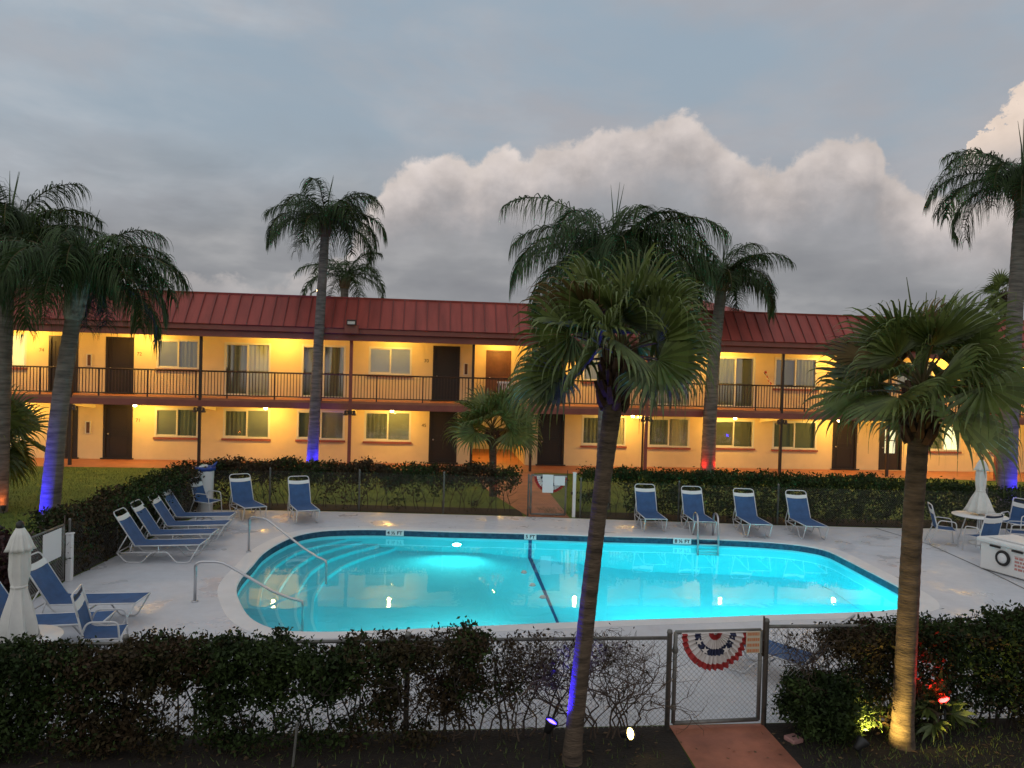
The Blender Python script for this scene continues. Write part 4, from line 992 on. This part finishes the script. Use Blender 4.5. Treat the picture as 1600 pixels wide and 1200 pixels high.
spotlight('blue ground spotlight at the foot of the far right palm', 18.15,21.4,(17.95,21.95,1.2),BL,420,'blue',70)
spotlight('blue ground spotlight behind the hedge by the right umbrella', 17.3,20.85,(17.8,21.9,1.0),BL,40,'blue',70,z=.55)
spotlight('small red ground spotlight at the small palm by the garden path', 2.08,23.8,(1.95,23.98,.7),(1,.15,.06),8,'orange',75)

# ------------------------------------------------------------------ palms
def trunk_mesh(pts, radii, ringy=.0, n=14, step=.10, seed=0):
    """smooth bent trunk with ring scars"""
    r_ = random.Random(seed); P = [Vector(p) for p in pts]; mb = MB(); path = []; rad = []
    seg = len(P)-1
    for i in range(seg):
        p0,p1,p2,p3 = P[max(i-1,0)],P[i],P[i+1],P[min(i+2,seg)]; k = max(2,int((p2-p1).length/step))
        for j in range(k + (1 if i == seg-1 else 0)):
            t = j/k
            path.append(.5*((2*p1)+(-p0+p2)*t+(2*p0-5*p1+4*p2-p3)*t*t+(-p0+3*p1-3*p2+p3)*t**3)); rad.append(radii[i]+(radii[i+1]-radii[i])*t)
    rad = [r*(1+ringy*(1 if k%2 else -1)*r_.uniform(.3,1)) for k,r in enumerate(rad)]
    mb.tube(path, rad, n); return mb
def frond_pinnate(mb, o, az, elev, L, droop, r_, hang=.8, ll=.55, npair=46, w=.022):
    """arching feather frond with hanging leaflets"""
    h = Vector((math.cos(az),math.sin(az),0)); side = Vector((-h.y,h.x,0)); K = 14
    p = Vector(o); e = elev; pts = [p.copy()]; ds = []
    for k in range(K):
        d = h*math.cos(e)+Vector((0,0,1))*math.sin(e); ds.append(d); p = p+d*(L/K); pts.append(p.copy()); e -= droop/K*(.35+1.3*k/K)
    ds.append(ds[-1]); mb.tube(pts, [.022*(1-.85*k/K)+.003 for k in range(K+1)], 5, 1, cap=False)
    V = []
    for i in range(npair):
        t = .10+.90*(i+r_.random()*.6)/npair; f = min(t*K,K-.001); k = int(f); c = pts[k].lerp(pts[k+1],f-k); d = ds[k]
        lf = ll*(.55+.75*math.sin(math.pi*min(1,.12+t*.86)))*r_.uniform(.75,1.15)
        for s_ in (-1,1):
            u = (side*s_*r_.uniform(.5,1)+d*r_.uniform(.25,.75)+Vector((0,0,r_.uniform(-.25,.55)))).normalized()
            q = c.copy(); m3 = 4; ww = w*r_.uniform(.8,1.2); cur = u; L3 = lf/m3
            wd = cur.cross(Vector((0,0,1)));  wd = wd.normalized() if wd.length > 1e-3 else d.copy()
            wd = (wd*.6+d*.5).normalized(); prevp = (q-wd*ww*.5,q+wd*ww*.5)
            for j in range(m3):
                cur = (cur+Vector((0,0,-1))*hang*(.25+.30*j)).normalized(); q = q+cur*L3
                wj = ww*(1-.22*(j+1)) if j < m3-1 else ww*.08
                np_ = (q-wd*wj*.5,q+wd*wj*.5); V.append((prevp[0],prevp[1],np_[1],np_[0])); prevp = np_
    mb.quads(np.array([[tuple(a) for a in v] for v in V]), 0)
def queen_palm(label, base, mid, top, r0, r1, L, nf, seed, hang=.8, ll=.55, npair=46, w=.024, spread=(-.35,1.25), name='queen_palm', group='feather palms', azlist=None, shaft=.7, neck='shaft'):
    r_ = random.Random(seed); t = thing(name, label, 'palm tree', base, 0, group); b = Vector(base)
    A = [Vector(base)-b-Vector((0,0,.1)),Vector(mid)-b,Vector(top)-b]
    trunk_mesh(A, [r0*1.12,r0*.95,r1], .028, seed=seed, step=.11).build('trunk', M['bark'], t, True)
    ax = (A[2]-A[1]).normalized(); T = A[2]
    s = MB(); s.tube([T-ax*.02,T+ax*.1,T+ax*shaft*.35,T+ax*shaft*.8,T+ax*shaft*1.15], [r1*1.02,r1*1.32,r1*1.15,r1*.8,r1*.25], 12); 
    for k in range(7):
        az = k*2.4; s.tube([T+ax*.08+Vector((math.cos(az)*r1,math.sin(az)*r1,0)),T+ax*shaft*.5+Vector((math.cos(az)*r1*1.2,math.sin(az)*r1*1.2,0)),T+ax*shaft*.95+Vector((math.cos(az)*r1*1.5,math.sin(az)*r1*1.5,0))], [r1*.35,r1*.3,.03], 6)
    s.build('crown_shaft', M[neck], t, True)
    c = MB(); C0 = T+ax*shaft*.85
    for k in range(nf):
        u = k/max(1,nf-1); el = spread[1]+(spread[0]-spread[1])*u**.8
        az = (azlist[k] if azlist else k*2.39996)+r_.uniform(-.2,.2)
        frond_pinnate(c, C0, az, el+r_.uniform(-.12,.12), L*r_.uniform(.86,1.12)*(.8 if u<.08 else 1), 1.70+.45*u+r_.uniform(-.2,.3), r_, hang, ll, npair, w)
    for k in range(3):           # spear leaves
        az = r_.uniform(0,6.3); c.tube([C0,C0+ax*L*.35+Vector((math.cos(az)*.08,math.sin(az)*.08,0)),C0+ax*L*.6+Vector((math.cos(az)*.22,math.sin(az)*.22,0))], [.03,.02,.004], 5)
    c.build('crown', [M['frond'],M['petiole']], t)
    return t
def fan_leaf(mb, o, az, elev, pl, br, r_, nseg=34, droop=.5, tip=.9, mi=0, spanA=R(250), rollv=0):
    """costapalmate fan: stalk, joined pleats, split drooping tips"""
    h = Vector((math.cos(az),math.sin(az),0)); side = Vector((-h.y,h.x,0)); Z = Vector((0,0,1)); p = Vector(o); e = elev; pts = [p.copy()]
    for k in range(6):
        p = p+(h*math.cos(e)+Z*math.sin(e))*(pl/6); pts.append(p.copy()); e -= droop/6
    mb.tube(pts, [.018,.016,.014,.012,.011,.010,.010], 5, 1, cap=False)
    ax = (h*math.cos(e-.15)+Z*math.sin(e-.15)).normalized(); nrm = side.cross(ax).normalized()
    if nrm.z < 0: nrm = -nrm
    side,nrm = side*math.cos(rollv)+nrm*math.sin(rollv), nrm*math.cos(rollv)-side*math.sin(rollv)
    V = []; da = spanA/nseg; join = .48
    for i in range(nseg):
        a0 = -spanA/2+i*da; a1 = a0+da; am = (a0+a1)/2
        Ls = br*(1-.30*abs(am/(spanA/2))**2)*r_.uniform(.92,1.08)
        fold = .02*(1 if i%2 else -1)
        def D(a): return (ax*math.cos(a)+side*math.sin(a)+nrm*(.16*abs(math.sin(a))+.05)).normalized()
        # joined inner blade in two bands
        r1,r2 = Ls*join*.5, br*join*(1-.18*abs(am/(spanA/2))**2)
        d0,d1 = D(a0),D(a1); dn = Z*(-.05*r2)
        q0 = (p+d0*.02,p+d1*.02); q1 = (p+d0*r1+nrm*fold*.5,p+d1*r1-nrm*fold*.5); q2 = (p+d0*r2+nrm*fold+dn,p+d1*r2-nrm*fold+dn)
        V.append((q0[0],q0[1],q1[1],q1[0])); V.append((q1[0],q1[1],q2[1],q2[0]))
        dm = D(am); cur = dm.copy(); c = (q2[0]+q2[1])/2; wv = (q2[1]-q2[0]); pv = q2; m3 = 5; L3 = (Ls-r2)/m3; tp = tip*r_.uniform(.6,1.5)
        for j in range(m3):
            cur = (cur-Z*tp*(.02,.06,.20,.55,1.0)[j]).normalized(); c = c+cur*L3; f_ = (.78,.58,.40,.22,.04)[j]
            np_ = (c-wv*.5*f_,c+wv*.5*f_); V.append((pv[0],pv[1],np_[1],np_[0])); pv = np_
        if r_.random() < .35:    # loose threads hanging from the tips
            e1 = c-Z*r_.uniform(.08,.25)*br; wt = wv*.05; V.append((c-wt,c+wt,e1+wt*.5,e1-wt*.5))
    mb.quads(np.array([[tuple(a) for a in v] for v in V]), mi)
def fan_palm(label, base, mid, top, r0, r1, pl, br, nl, seed, spread=(-.9,1.35), nseg=34, flare=1.75, boots=.9, tip=.9, skirt=0, bark='bark_brown', group='fan palms', name='fan_palm', dry=2, spear=True):
    r_ = random.Random(seed); t = thing(name, label, 'palm tree', base, 0, group); b = Vector(base)
    A = [Vector(base)-b-Vector((0,0,.1)),Vector(base)-b+Vector((0,0,.28)),Vector(mid)-b,Vector(top)-b]
    trunk_mesh(A, [r0*flare,r0*1.12,r0,r1], .022, seed=seed, step=.055, n=18).build('trunk', M[bark], t, True)
    T = A[3]; ax = (A[3]-A[2]).normalized(); bt = MB()
    for k in range(int(46*boots)):      # cut leaf bases round the top of the trunk
        u = k/(46*boots); az = k*2.39996; hgt = -.05+boots*.62*u; rr = r1*(1.02+.12*math.sin(u*3)); d = Vector((math.cos(az),math.sin(az),0)); o = T+ax*(hgt-.12)+d*rr*.95
        bt.tube([o,o+d*.045+Z1*.07,o+d*(.06+.04*r_.random())+Z1*(.15+.05*r_.random())], [.045,.040,.020], 5)
    bt.build('leaf_bases', M['boots'], t)
    c = MB(); C0 = T+ax*(.35*boots)
    for k in range(nl):
        u = k/(nl-1); el = spread[1]+(spread[0]-spread[1])*u**.85+r_.uniform(-.15,.15); az = k*2.39996+r_.uniform(-.3,.3)
        fan_leaf(c, C0+ax*(.22*(1-u)), az, el, pl*r_.uniform(.8,1.15)*(.75+.4*u), br*r_.uniform(.85,1.12), r_, nseg, .2+.4*u, tip*(.7+.7*u), 2 if (dry and k in (3,9)[:dry]) else 0, R(r_.uniform(200,260)), r_.uniform(-1.15,1.15))
    if spear:
        for k in range(5):
            az = r_.uniform(0,6.3); l = (pl+br)*r_.uniform(.75,1.05); tl = r_.uniform(.03,.22)
            c.tube([C0,C0+ax*l*.5+Vector((math.cos(az),math.sin(az),0))*l*tl*.4,C0+ax*l+Vector((math.cos(az),math.sin(az),0))*l*tl], [.022,.018,.003], 5, 0)
    c.build('crown', [M['fan'],M['petiole'],M['fan_dry']], t)
    return t
Z1 = Vector((0,0,1))
queen_palm('leaning feather palm at left with a white patched neck and blue lit base', (-9.04,18.79,0), (-8.82,18.8,2.9), (-8.56,18.8,4.95), .205,.17, 2.65, 30, 11, hang=1.3, ll=.85, npair=78, w=.034, spread=(.05,1.05), neck='neck', shaft=1.25)
queen_palm('dark feather palm cut off by the left edge of the frame', (-11.18,20.7,0), (-11.12,20.7,3), (-11.06,20.7,5.75), .20,.17, 3.1, 26, 12, hang=1.2, ll=.85, npair=80, w=.036, spread=(.0,1.2), shaft=1.45)
queen_palm('tall slender feather palm with a blue lit base in front of the motel', (-4.66,29.53,0), (-4.52,29.5,4.5), (-4.36,29.5,8.95), .20,.16, 2.9, 20, 13, hang=1.1, ll=.8, npair=72, w=.042, spread=(.05,1.05))
queen_palm('big feather palm rising behind the front fan palm', (5.02,22.0,0), (5.05,22.1,4), (5.15,22.2,6.95), .21,.17, 3.6, 28, 14, hang=1.4, ll=1.1, npair=95, w=.040, spread=(.0,1.05))
queen_palm('feather palm with a red lit base behind the right loungers', (11.11,29.8,0), (11.2,29.8,4.2), (11.45,29.8,7.5), .27,.21, 3.0, 22, 15, hang=1.1, ll=.85, npair=76, w=.044, spread=(-.1,1.0))
queen_palm('tall feather palm at the right edge of the frame', (17.92,22.0,0), (17.95,22,4.5), (18.05,22,9.75), .25,.18, 3.2, 24, 16, hang=1.1, ll=.8, npair=84, w=.04, spread=(-.1,1.05))
queen_palm('small far feather palm showing above the red roof', (-5.5,45,0), (-5.5,45,4), (-5.45,45,8.6), .28,.22, 3.2, 15, 17, hang=.6, ll=.8, npair=56, w=.06, spread=(.05,1.1))
fan_palm('front fan palm with a rough curved trunk in the middle of the picture', (1.50,7.58,0), (1.69,7.6,2.5), (1.83,7.62,3.78), .082,.100, .54, .72, 26, 21, spread=(.20,1.22), nseg=42, tip=1.25)
fan_palm('right fan palm with a yellow lit trunk and a golden dry leaf', (5.19,7.75,0), (5.22,7.75,2.3), (5.26,7.75,3.48), .102,.105, .56, .74, 25, 22, spread=(.12,1.36), nseg=40, tip=.8)
fan_palm('small fan palm in front of the ground floor passage', (1.90,24.0,0), (1.88,24,.9), (1.84,24,1.80), .11,.13, .78, 1.05, 22, 23, spread=(.38,1.35), nseg=28, flare=1.3, boots=.6, tip=1.1, dry=0, spear=False)
fan_palm('low fan palm leaning in at the left edge before the lawn', (-12.0,21.6,0), (-11.95,21.6,.9), (-11.85,21.5,1.65), .15,.16, .75, .95, 26, 24, spread=(-.75,1.3), nseg=28, flare=1.3, boots=.6, tip=.9, dry=0, spear=False)
fan_palm('far fan palm showing behind the far right trunk', (40.1,50,0), (40.1,50,6), (40.1,50,10.2), .25,.22, .9, 1.1, 26, 25, spread=(-1.0,1.3), nseg=20, flare=1.2, tip=.8, dry=0, spear=False)
fan_palm('palm seedling at the foot of the right fan palm', (5.72,7.95,0), (5.72,7.95,.05), (5.72,7.95,.10), .03,.03, .16, .28, 9, 26, spread=(.1,1.3), nseg=14, flare=1.0, boots=.15, tip=.6, dry=0, spear=False)

# ------------------------------------------------------------------ hedges and shrubs
def leaf_cards(P, size, rng, up=.35):
    """N leaf shaped quads with random tilt at points P"""
    N = len(P); d = rng.normal(size=(N,3)); d /= np.linalg.norm(d,axis=1)[:,None]; e = rng.normal(size=(N,3)); e[:,2] += up
    e -= (e*d).sum(1)[:,None]*d; e /= np.linalg.norm(e,axis=1)[:,None]; s = size*rng.uniform(.55,1.25,N)[:,None]
    a,b = d*s, e*s*.48
    return np.stack([P-a, P-b+a*.1, P+a, P+b+a*.1], axis=1)
def hedge(label, path, w, h, nleaf, size, seed, keep=None, mats='hedge', mat2=None, stems=1.0, name='hedge', cat='hedge', z0=.08, rough=.12, stem_r=.011, bushy=1.0, inner=False):
    rng = np.random.default_rng(seed); r_ = random.Random(seed)
    t = thing(name, label, cat, (*path[0],0)); o = np.array([*path[0],0])
    P = [np.array(p) for p in path]; segL = [np.linalg.norm(b-a) for a,b in zip(P,P[1:])]; tot = sum(segL)
    def at(s):
        for (a,b),l in zip(zip(P,P[1:]),segL):
            if s <= l or b is P[-1]: 
                u = min(1,s/l); d = (b-a)/l; return a+(b-a)*u, np.array([-d[1],d[0]])
            s -= l
    # twig centres, then leaves gathered round each
    ncl = nleaf//14; pts = []; tint = []
    tries = 0
    while len(pts) < ncl and tries < ncl*8:
        tries += 1; s = r_.uniform(0,tot); c,q = at(s); hh = h(s/tot) if callable(h) else h
        hh = hh*(1+rough*(noise.noise(Vector((s*1.3,seed,0)))+.6*noise.noise(Vector((s*4.1,seed,3)))))
        v = r_.uniform(-1,1); z = z0+(hh-z0)*(1-r_.random()**1.6*bushy if r_.random()<.75 else r_.random())
        if not inner and abs(v) < .55 and z < hh*.8 and r_.random() < .7: continue      # leaves sit on the outside
        ww = w*(.82+.18*z/hh)*(1+.25*noise.noise(Vector((s*2.2,z*2.2,seed*1.7))))
        if keep is not None and not keep(s, z/hh, noise.noise(Vector((s*1.7,z*2.4,seed*.31))), r_.random()): continue
        pts.append((c[0]+q[0]*v*ww/2, c[1]+q[1]*v*ww/2, z)); tint.append(s)
    C = np.array(pts); idx = np.repeat(np.arange(len(C)),14); L = C[idx]+rng.normal(size=(len(idx),3))*np.array([.055,.055,.045])*(size/.035)
    L[:,2] = np.maximum(L[:,2],.02)
    f = MB(); half = (np.sin(C[:,0]*2.1+C[:,1])+rng.normal(size=len(C))*.7 > .35)[idx] if mat2 else np.zeros(len(idx),bool)
    f.quads(leaf_cards(L[~half]-o,size,rng),0)
    if mat2 and half.any(): f.quads(leaf_cards(L[half]-o,size,rng),1)
    f.build('foliage', [M[mats]]+([M[mat2]] if mat2 else []), t)
    b = MB(); k = int(tot*5*stems)
    for i in range(k):
        s = tot*(i+r_.random())/k; c,q = at(s); hh = h(s/tot) if callable(h) else h
        p = Vector((c[0],c[1],0))-Vector(o); d = Vector((r_.uniform(-.35,.35),r_.uniform(-.25,.25),1)).normalized(); pp = [p.copy()]
        for j in range(5): p = p+d*hh*.19; d = (d+Vector((r_.uniform(-.5,.5),r_.uniform(-.4,.4),.15))).normalized(); pp.append(p.copy())
        b.tube(pp, [stem_r*(1-.13*j) for j in range(6)], 5, cap=False)
        for j in range(5):
            p = pp[r_.randint(1,4)].copy(); d = Vector((r_.uniform(-1,1),r_.uniform(-.6,.6),r_.uniform(.0,.9))).normalized(); q2 = [p.copy()]
            for m_ in range(3): p = p+d*hh*.10; d = (d+Vector((r_.uniform(-.5,.5),r_.uniform(-.5,.5),.2))).normalized(); q2.append(p.copy())
            b.tube(q2, [stem_r*.5,stem_r*.42,stem_r*.33,stem_r*.2], 4, cap=False)
    b.build('branches', M['stem'], t)
    return t
# far hedges
hedge('leggy far hedge behind the towel bin and two loungers, with lawn showing through its base', [(2.35,21.25),(-2.04,21.70),(-4.48,21.95),(-6.3,22.0)], .75, 1.22, 22000, .048, 31,
      keep=lambda s,u,n,r: u > .60+.14*n or (n > .10 and r < .30), mats='hedge_red', mat2='hedge', stems=1.0, stem_r=.012)
hedge('low dark hedge along the left side of the pool deck', [(-6.82,14.25),(-6.70,18),(-6.55,21.9)], .85, lambda u: 1.10+.08*u, 24000, .045, 32, mats='hedge', mat2='hedge_red', stems=.8)
hedge('dense dark green hedge behind the four right loungers', [(4.15,21.05),(9.39,20.35),(13.2,20.0)], .95, 1.26, 30000, .045, 33, keep=lambda s,u,n,r: not (s < 1.3 and u < .8 and n < .15), mats='hedge', stems=.7, rough=.06)
hedge('dark hedge behind the right umbrella table, running out of frame', [(13.4,20.0),(16,20.0),(20.5,20.1)], .95, lambda u: 1.25-.28*min(1,u*2.2), 16000, .047, 34, mats='hedge', stems=.7, rough=.10)
# near hedges
hedge('ragged dark front hedge at lower left with the pale deck showing through its holes', [(-9,7.98),(-4.4,7.98),(-.35,8.02),(1.42,8.10)], .60, lambda u: 1.06+.06*math.sin(u*23), 120000, .030, 35, inner=True,
      keep=lambda s,u,n,r: (n > -.12+.38*(s-8.3)/1.7 and r < .8) if s > 8.3 else ((u > .66+.2*n) or (s < 5.2 and r < .95) or (n > -.08) or (u < .22 and r < .55) or (r < .06)), mats='hedge', mat2='hedge_red', stems=1.3, stem_r=.013, rough=.2)
hedge('brown and green front hedge right of the bunting gate, around the right fan palm', [(4.45,8.16),(6.2,8.12),(7.3,8.06)], .60, lambda u: 1.12+.12*u, 34000, .029, 36,
      keep=lambda s,u,n,r: (s > .4 and u > .38+.5*n) or (s > .1 and n > -.25 and r < .8) or r < .06, mats='hedge_red', mat2='hedge', stems=1.6, stem_r=.012)
hedge('bushy green front hedge at the lower right corner', [(6.45,8.08),(8,8.08),(11,8.08)], .66, lambda u: 1.27, 40000, .030, 37,
      keep=lambda s,u,n,r: u > .42+.35*n or (n > .1 and r < .5), mats='hedge', stems=1.2, stem_r=.015)
def bush(label, x, y, w, h, nleaf, size, seed, m_='hedge', name='bush', cat='shrub'):
    rng = np.random.default_rng(seed); t = thing(name, label, cat, (x,y,0)); n_ = nleaf//12
    d = rng.normal(size=(n_,3)); d /= np.linalg.norm(d,axis=1)[:,None]; r = rng.uniform(.45,1,n_)**.5
    lump = np.array([1+.55*noise.noise(Vector((a[0]*2+seed,a[1]*2,a[2]*2))) for a in d])
    C = d*(r*lump)[:,None]*np.array([w/2,w/2,h/2])+np.array([0,0,h*.52]); L = np.repeat(C,12,axis=0)+rng.normal(size=(n_*12,3))*.035; L[:,2] = np.maximum(L[:,2],.02)
    MB().quads(leaf_cards(L,size,rng)).build('foliage', M[m_], t)
    b = MB(); r_ = random.Random(seed)
    for k in range(9):
        az = k*.7; b.tube([(0,0,0),(math.cos(az)*w*.14,math.sin(az)*w*.14,h*.35),(math.cos(az)*w*.34,math.sin(az)*w*.34,h*.75)], [.012,.009,.004], 5)
    b.build('branches', M['stem'], t)
bush('small round dark bush right of the near gate', 4.45,8.04,.95,.66,11000,.030,41)
bush('maroon leaved shrub beside the left gate, under the blue lit palm', -7.35,13.6,1.2,1.05,8000,.042,42,'shrub_red')
bush('dark maroon shrub behind the left closed umbrella', -7.3,12.1,1.1,.95,7000,.040,43,'shrub_red')
# bare twisted vines on the near fence
def bare_shrub(label, x0, x1, y, h, seed, n=16, leaf=0, col='twig'):
    r_ = random.Random(seed); rng = np.random.default_rng(seed); t = thing('bare_shrub', label, 'shrub', ((x0+x1)/2,y,0)); o = Vector(((x0+x1)/2,y,0)); b = MB(); tips = []
    def grow(p, d, L, r, lev):
        pts = [p.copy()]; k = 7
        for j in range(k):
            d = (d+Vector((r_.uniform(-.75,.75),r_.uniform(-.35,.35),r_.uniform(-.38,.45)))).normalized(); p = p+d*L/k
            if p.z > h*1.02: d.z = -abs(d.z)*.5
            if p.z < .06: d.z = abs(d.z)
            p.y = min(max(p.y,-.22),.22)
            pts.append(p.copy())
        b.tube(pts, [r*(1-.075*j) for j in range(k+1)], 5, cap=False)
        if lev < 3:
            for j in range(r_.randint(3,4)):
                q = pts[r_.randint(2,k)]; grow(q.copy(), (d+Vector((r_.uniform(-1.1,1.1),r_.uniform(-.4,.4),r_.uniform(-.5,.8)))).normalized(), L*r_.uniform(.55,.8), r*.62, lev+1)
        else: tips.extend(tuple(q) for q in pts[2:])
    for i in range(n):
        x = x0+(x1-x0)*(i+r_.random())/n; grow(Vector((x,y+r_.uniform(-.1,.1),0))-o, Vector((r_.uniform(-.5,.5),0,1)).normalized(), h*.75, .011, 0)
    b.build('branches', M[col], t)
    if leaf:
        T = np.array(tips); I = rng.integers(0,len(T),leaf); P = T[I]+rng.normal(size=(leaf,3))*.03
        q_ = rng.random(len(P)); P = P[(P[:,0]+o.x-x0)/(x1-x0) < 1.15-.9*q_**1.5]
        MB().quads(leaf_cards(P,.026,rng)).build('leaves', M['hedge_red'], t)
bare_shrub('tangle of nearly bare vines on the front fence, left of the front fan palm', -.35,1.35,8.12,1.05,51,14,5200)
bare_shrub('bare brown twisted shrub between the front fan palm and the gate', 1.60,2.35,8.12,1.06,52,14,700)
bare_shrub('bare twisted twigs at the left end of the hedge right of the gate', 4.3,4.8,8.12,1.08,53,4,250)
# short grass in the near bed and round the far path
def litter(n, size, seed):
    rng = np.random.default_rng(seed); P = []
    for (x0,x1,y0,y1),k in (((-6,2.6,6.7,8.2),500),((3.8,8,6.7,8.2),400),((2.7,3.8,6.9,8.1),14),((-6,16,19,21.4),60),((-6.3,14,8.6,11.4),40),((-6,2.5,21.3,22.3),160)):
        P.append(np.stack([rng.uniform(x0,x1,k),rng.uniform(y0,y1,k),rng.uniform(.010,.022,k)],1))
    P = np.concatenate(P); V = leaf_cards(P,size,rng,0); V[:,:,2] = P[:,None,2]+(V[:,:,2]-P[:,None,2])*.18
    o = MB().quads(V).build('leaf_litter', mat('dry_fallen_leaf', (.10,.06,.03), .9, var=.5, scale=9, island=.4)); o['kind'] = 'stuff'
litter(0,.035,71)
def grass(name, regions, n, size, seed):
    rng = np.random.default_rng(seed); V = []
    for (x0,x1,y0,y1),k in regions:
        P = np.stack([rng.uniform(x0,x1,k),rng.uniform(y0,y1,k),np.zeros(k)],1); a = rng.uniform(0,6.28,k); hgt = size*rng.uniform(.5,1.3,k); w = .006+.10*size
        d = np.stack([np.cos(a),np.sin(a),np.zeros(k)],1); lean = rng.normal(size=(k,3))*.45; lean[:,2] = 1
        T = P+lean*hgt[:,None]
        V.append(np.stack([P-d*w*.5,P+d*w*.5,T+d*w*.08,T-d*w*.08],1))
    o = MB().quads(np.concatenate(V)).build(name, M['grass']); o['kind'] = 'stuff'; return o
grass('grass', [((-6,2.5,6.6,8.05),1500),((3.95,8.5,6.6,8.1),2200),((-16,-7.2,16,29.3),22000),((-6,1.5,22.6,29.3),12000),((4.2,16,22,29.3),12000),((3.0,5,20.7,22),900)], 0, .055, 61)

# ------------------------------------------------------------------ render settings
S.view_settings.view_transform = 'Standard'; S.view_settings.look = 'None'; S.view_settings.exposure = 0; S.view_settings.gamma = 1
S.render.engine = 'CYCLES'; cy = S.cycles
cy.use_denoising = True; cy.max_bounces = 8; cy.diffuse_bounces = 3; cy.glossy_bounces = 4; cy.transmission_bounces = 6; cy.transparent_max_bounces = 12
cy.sample_clamp_indirect = 6; cy.sample_clamp_direct = 0; cy.caustics_reflective = False; cy.caustics_refractive = True; cy.blur_glossy = .3
try: cy.use_light_tree = True
except Exception: pass
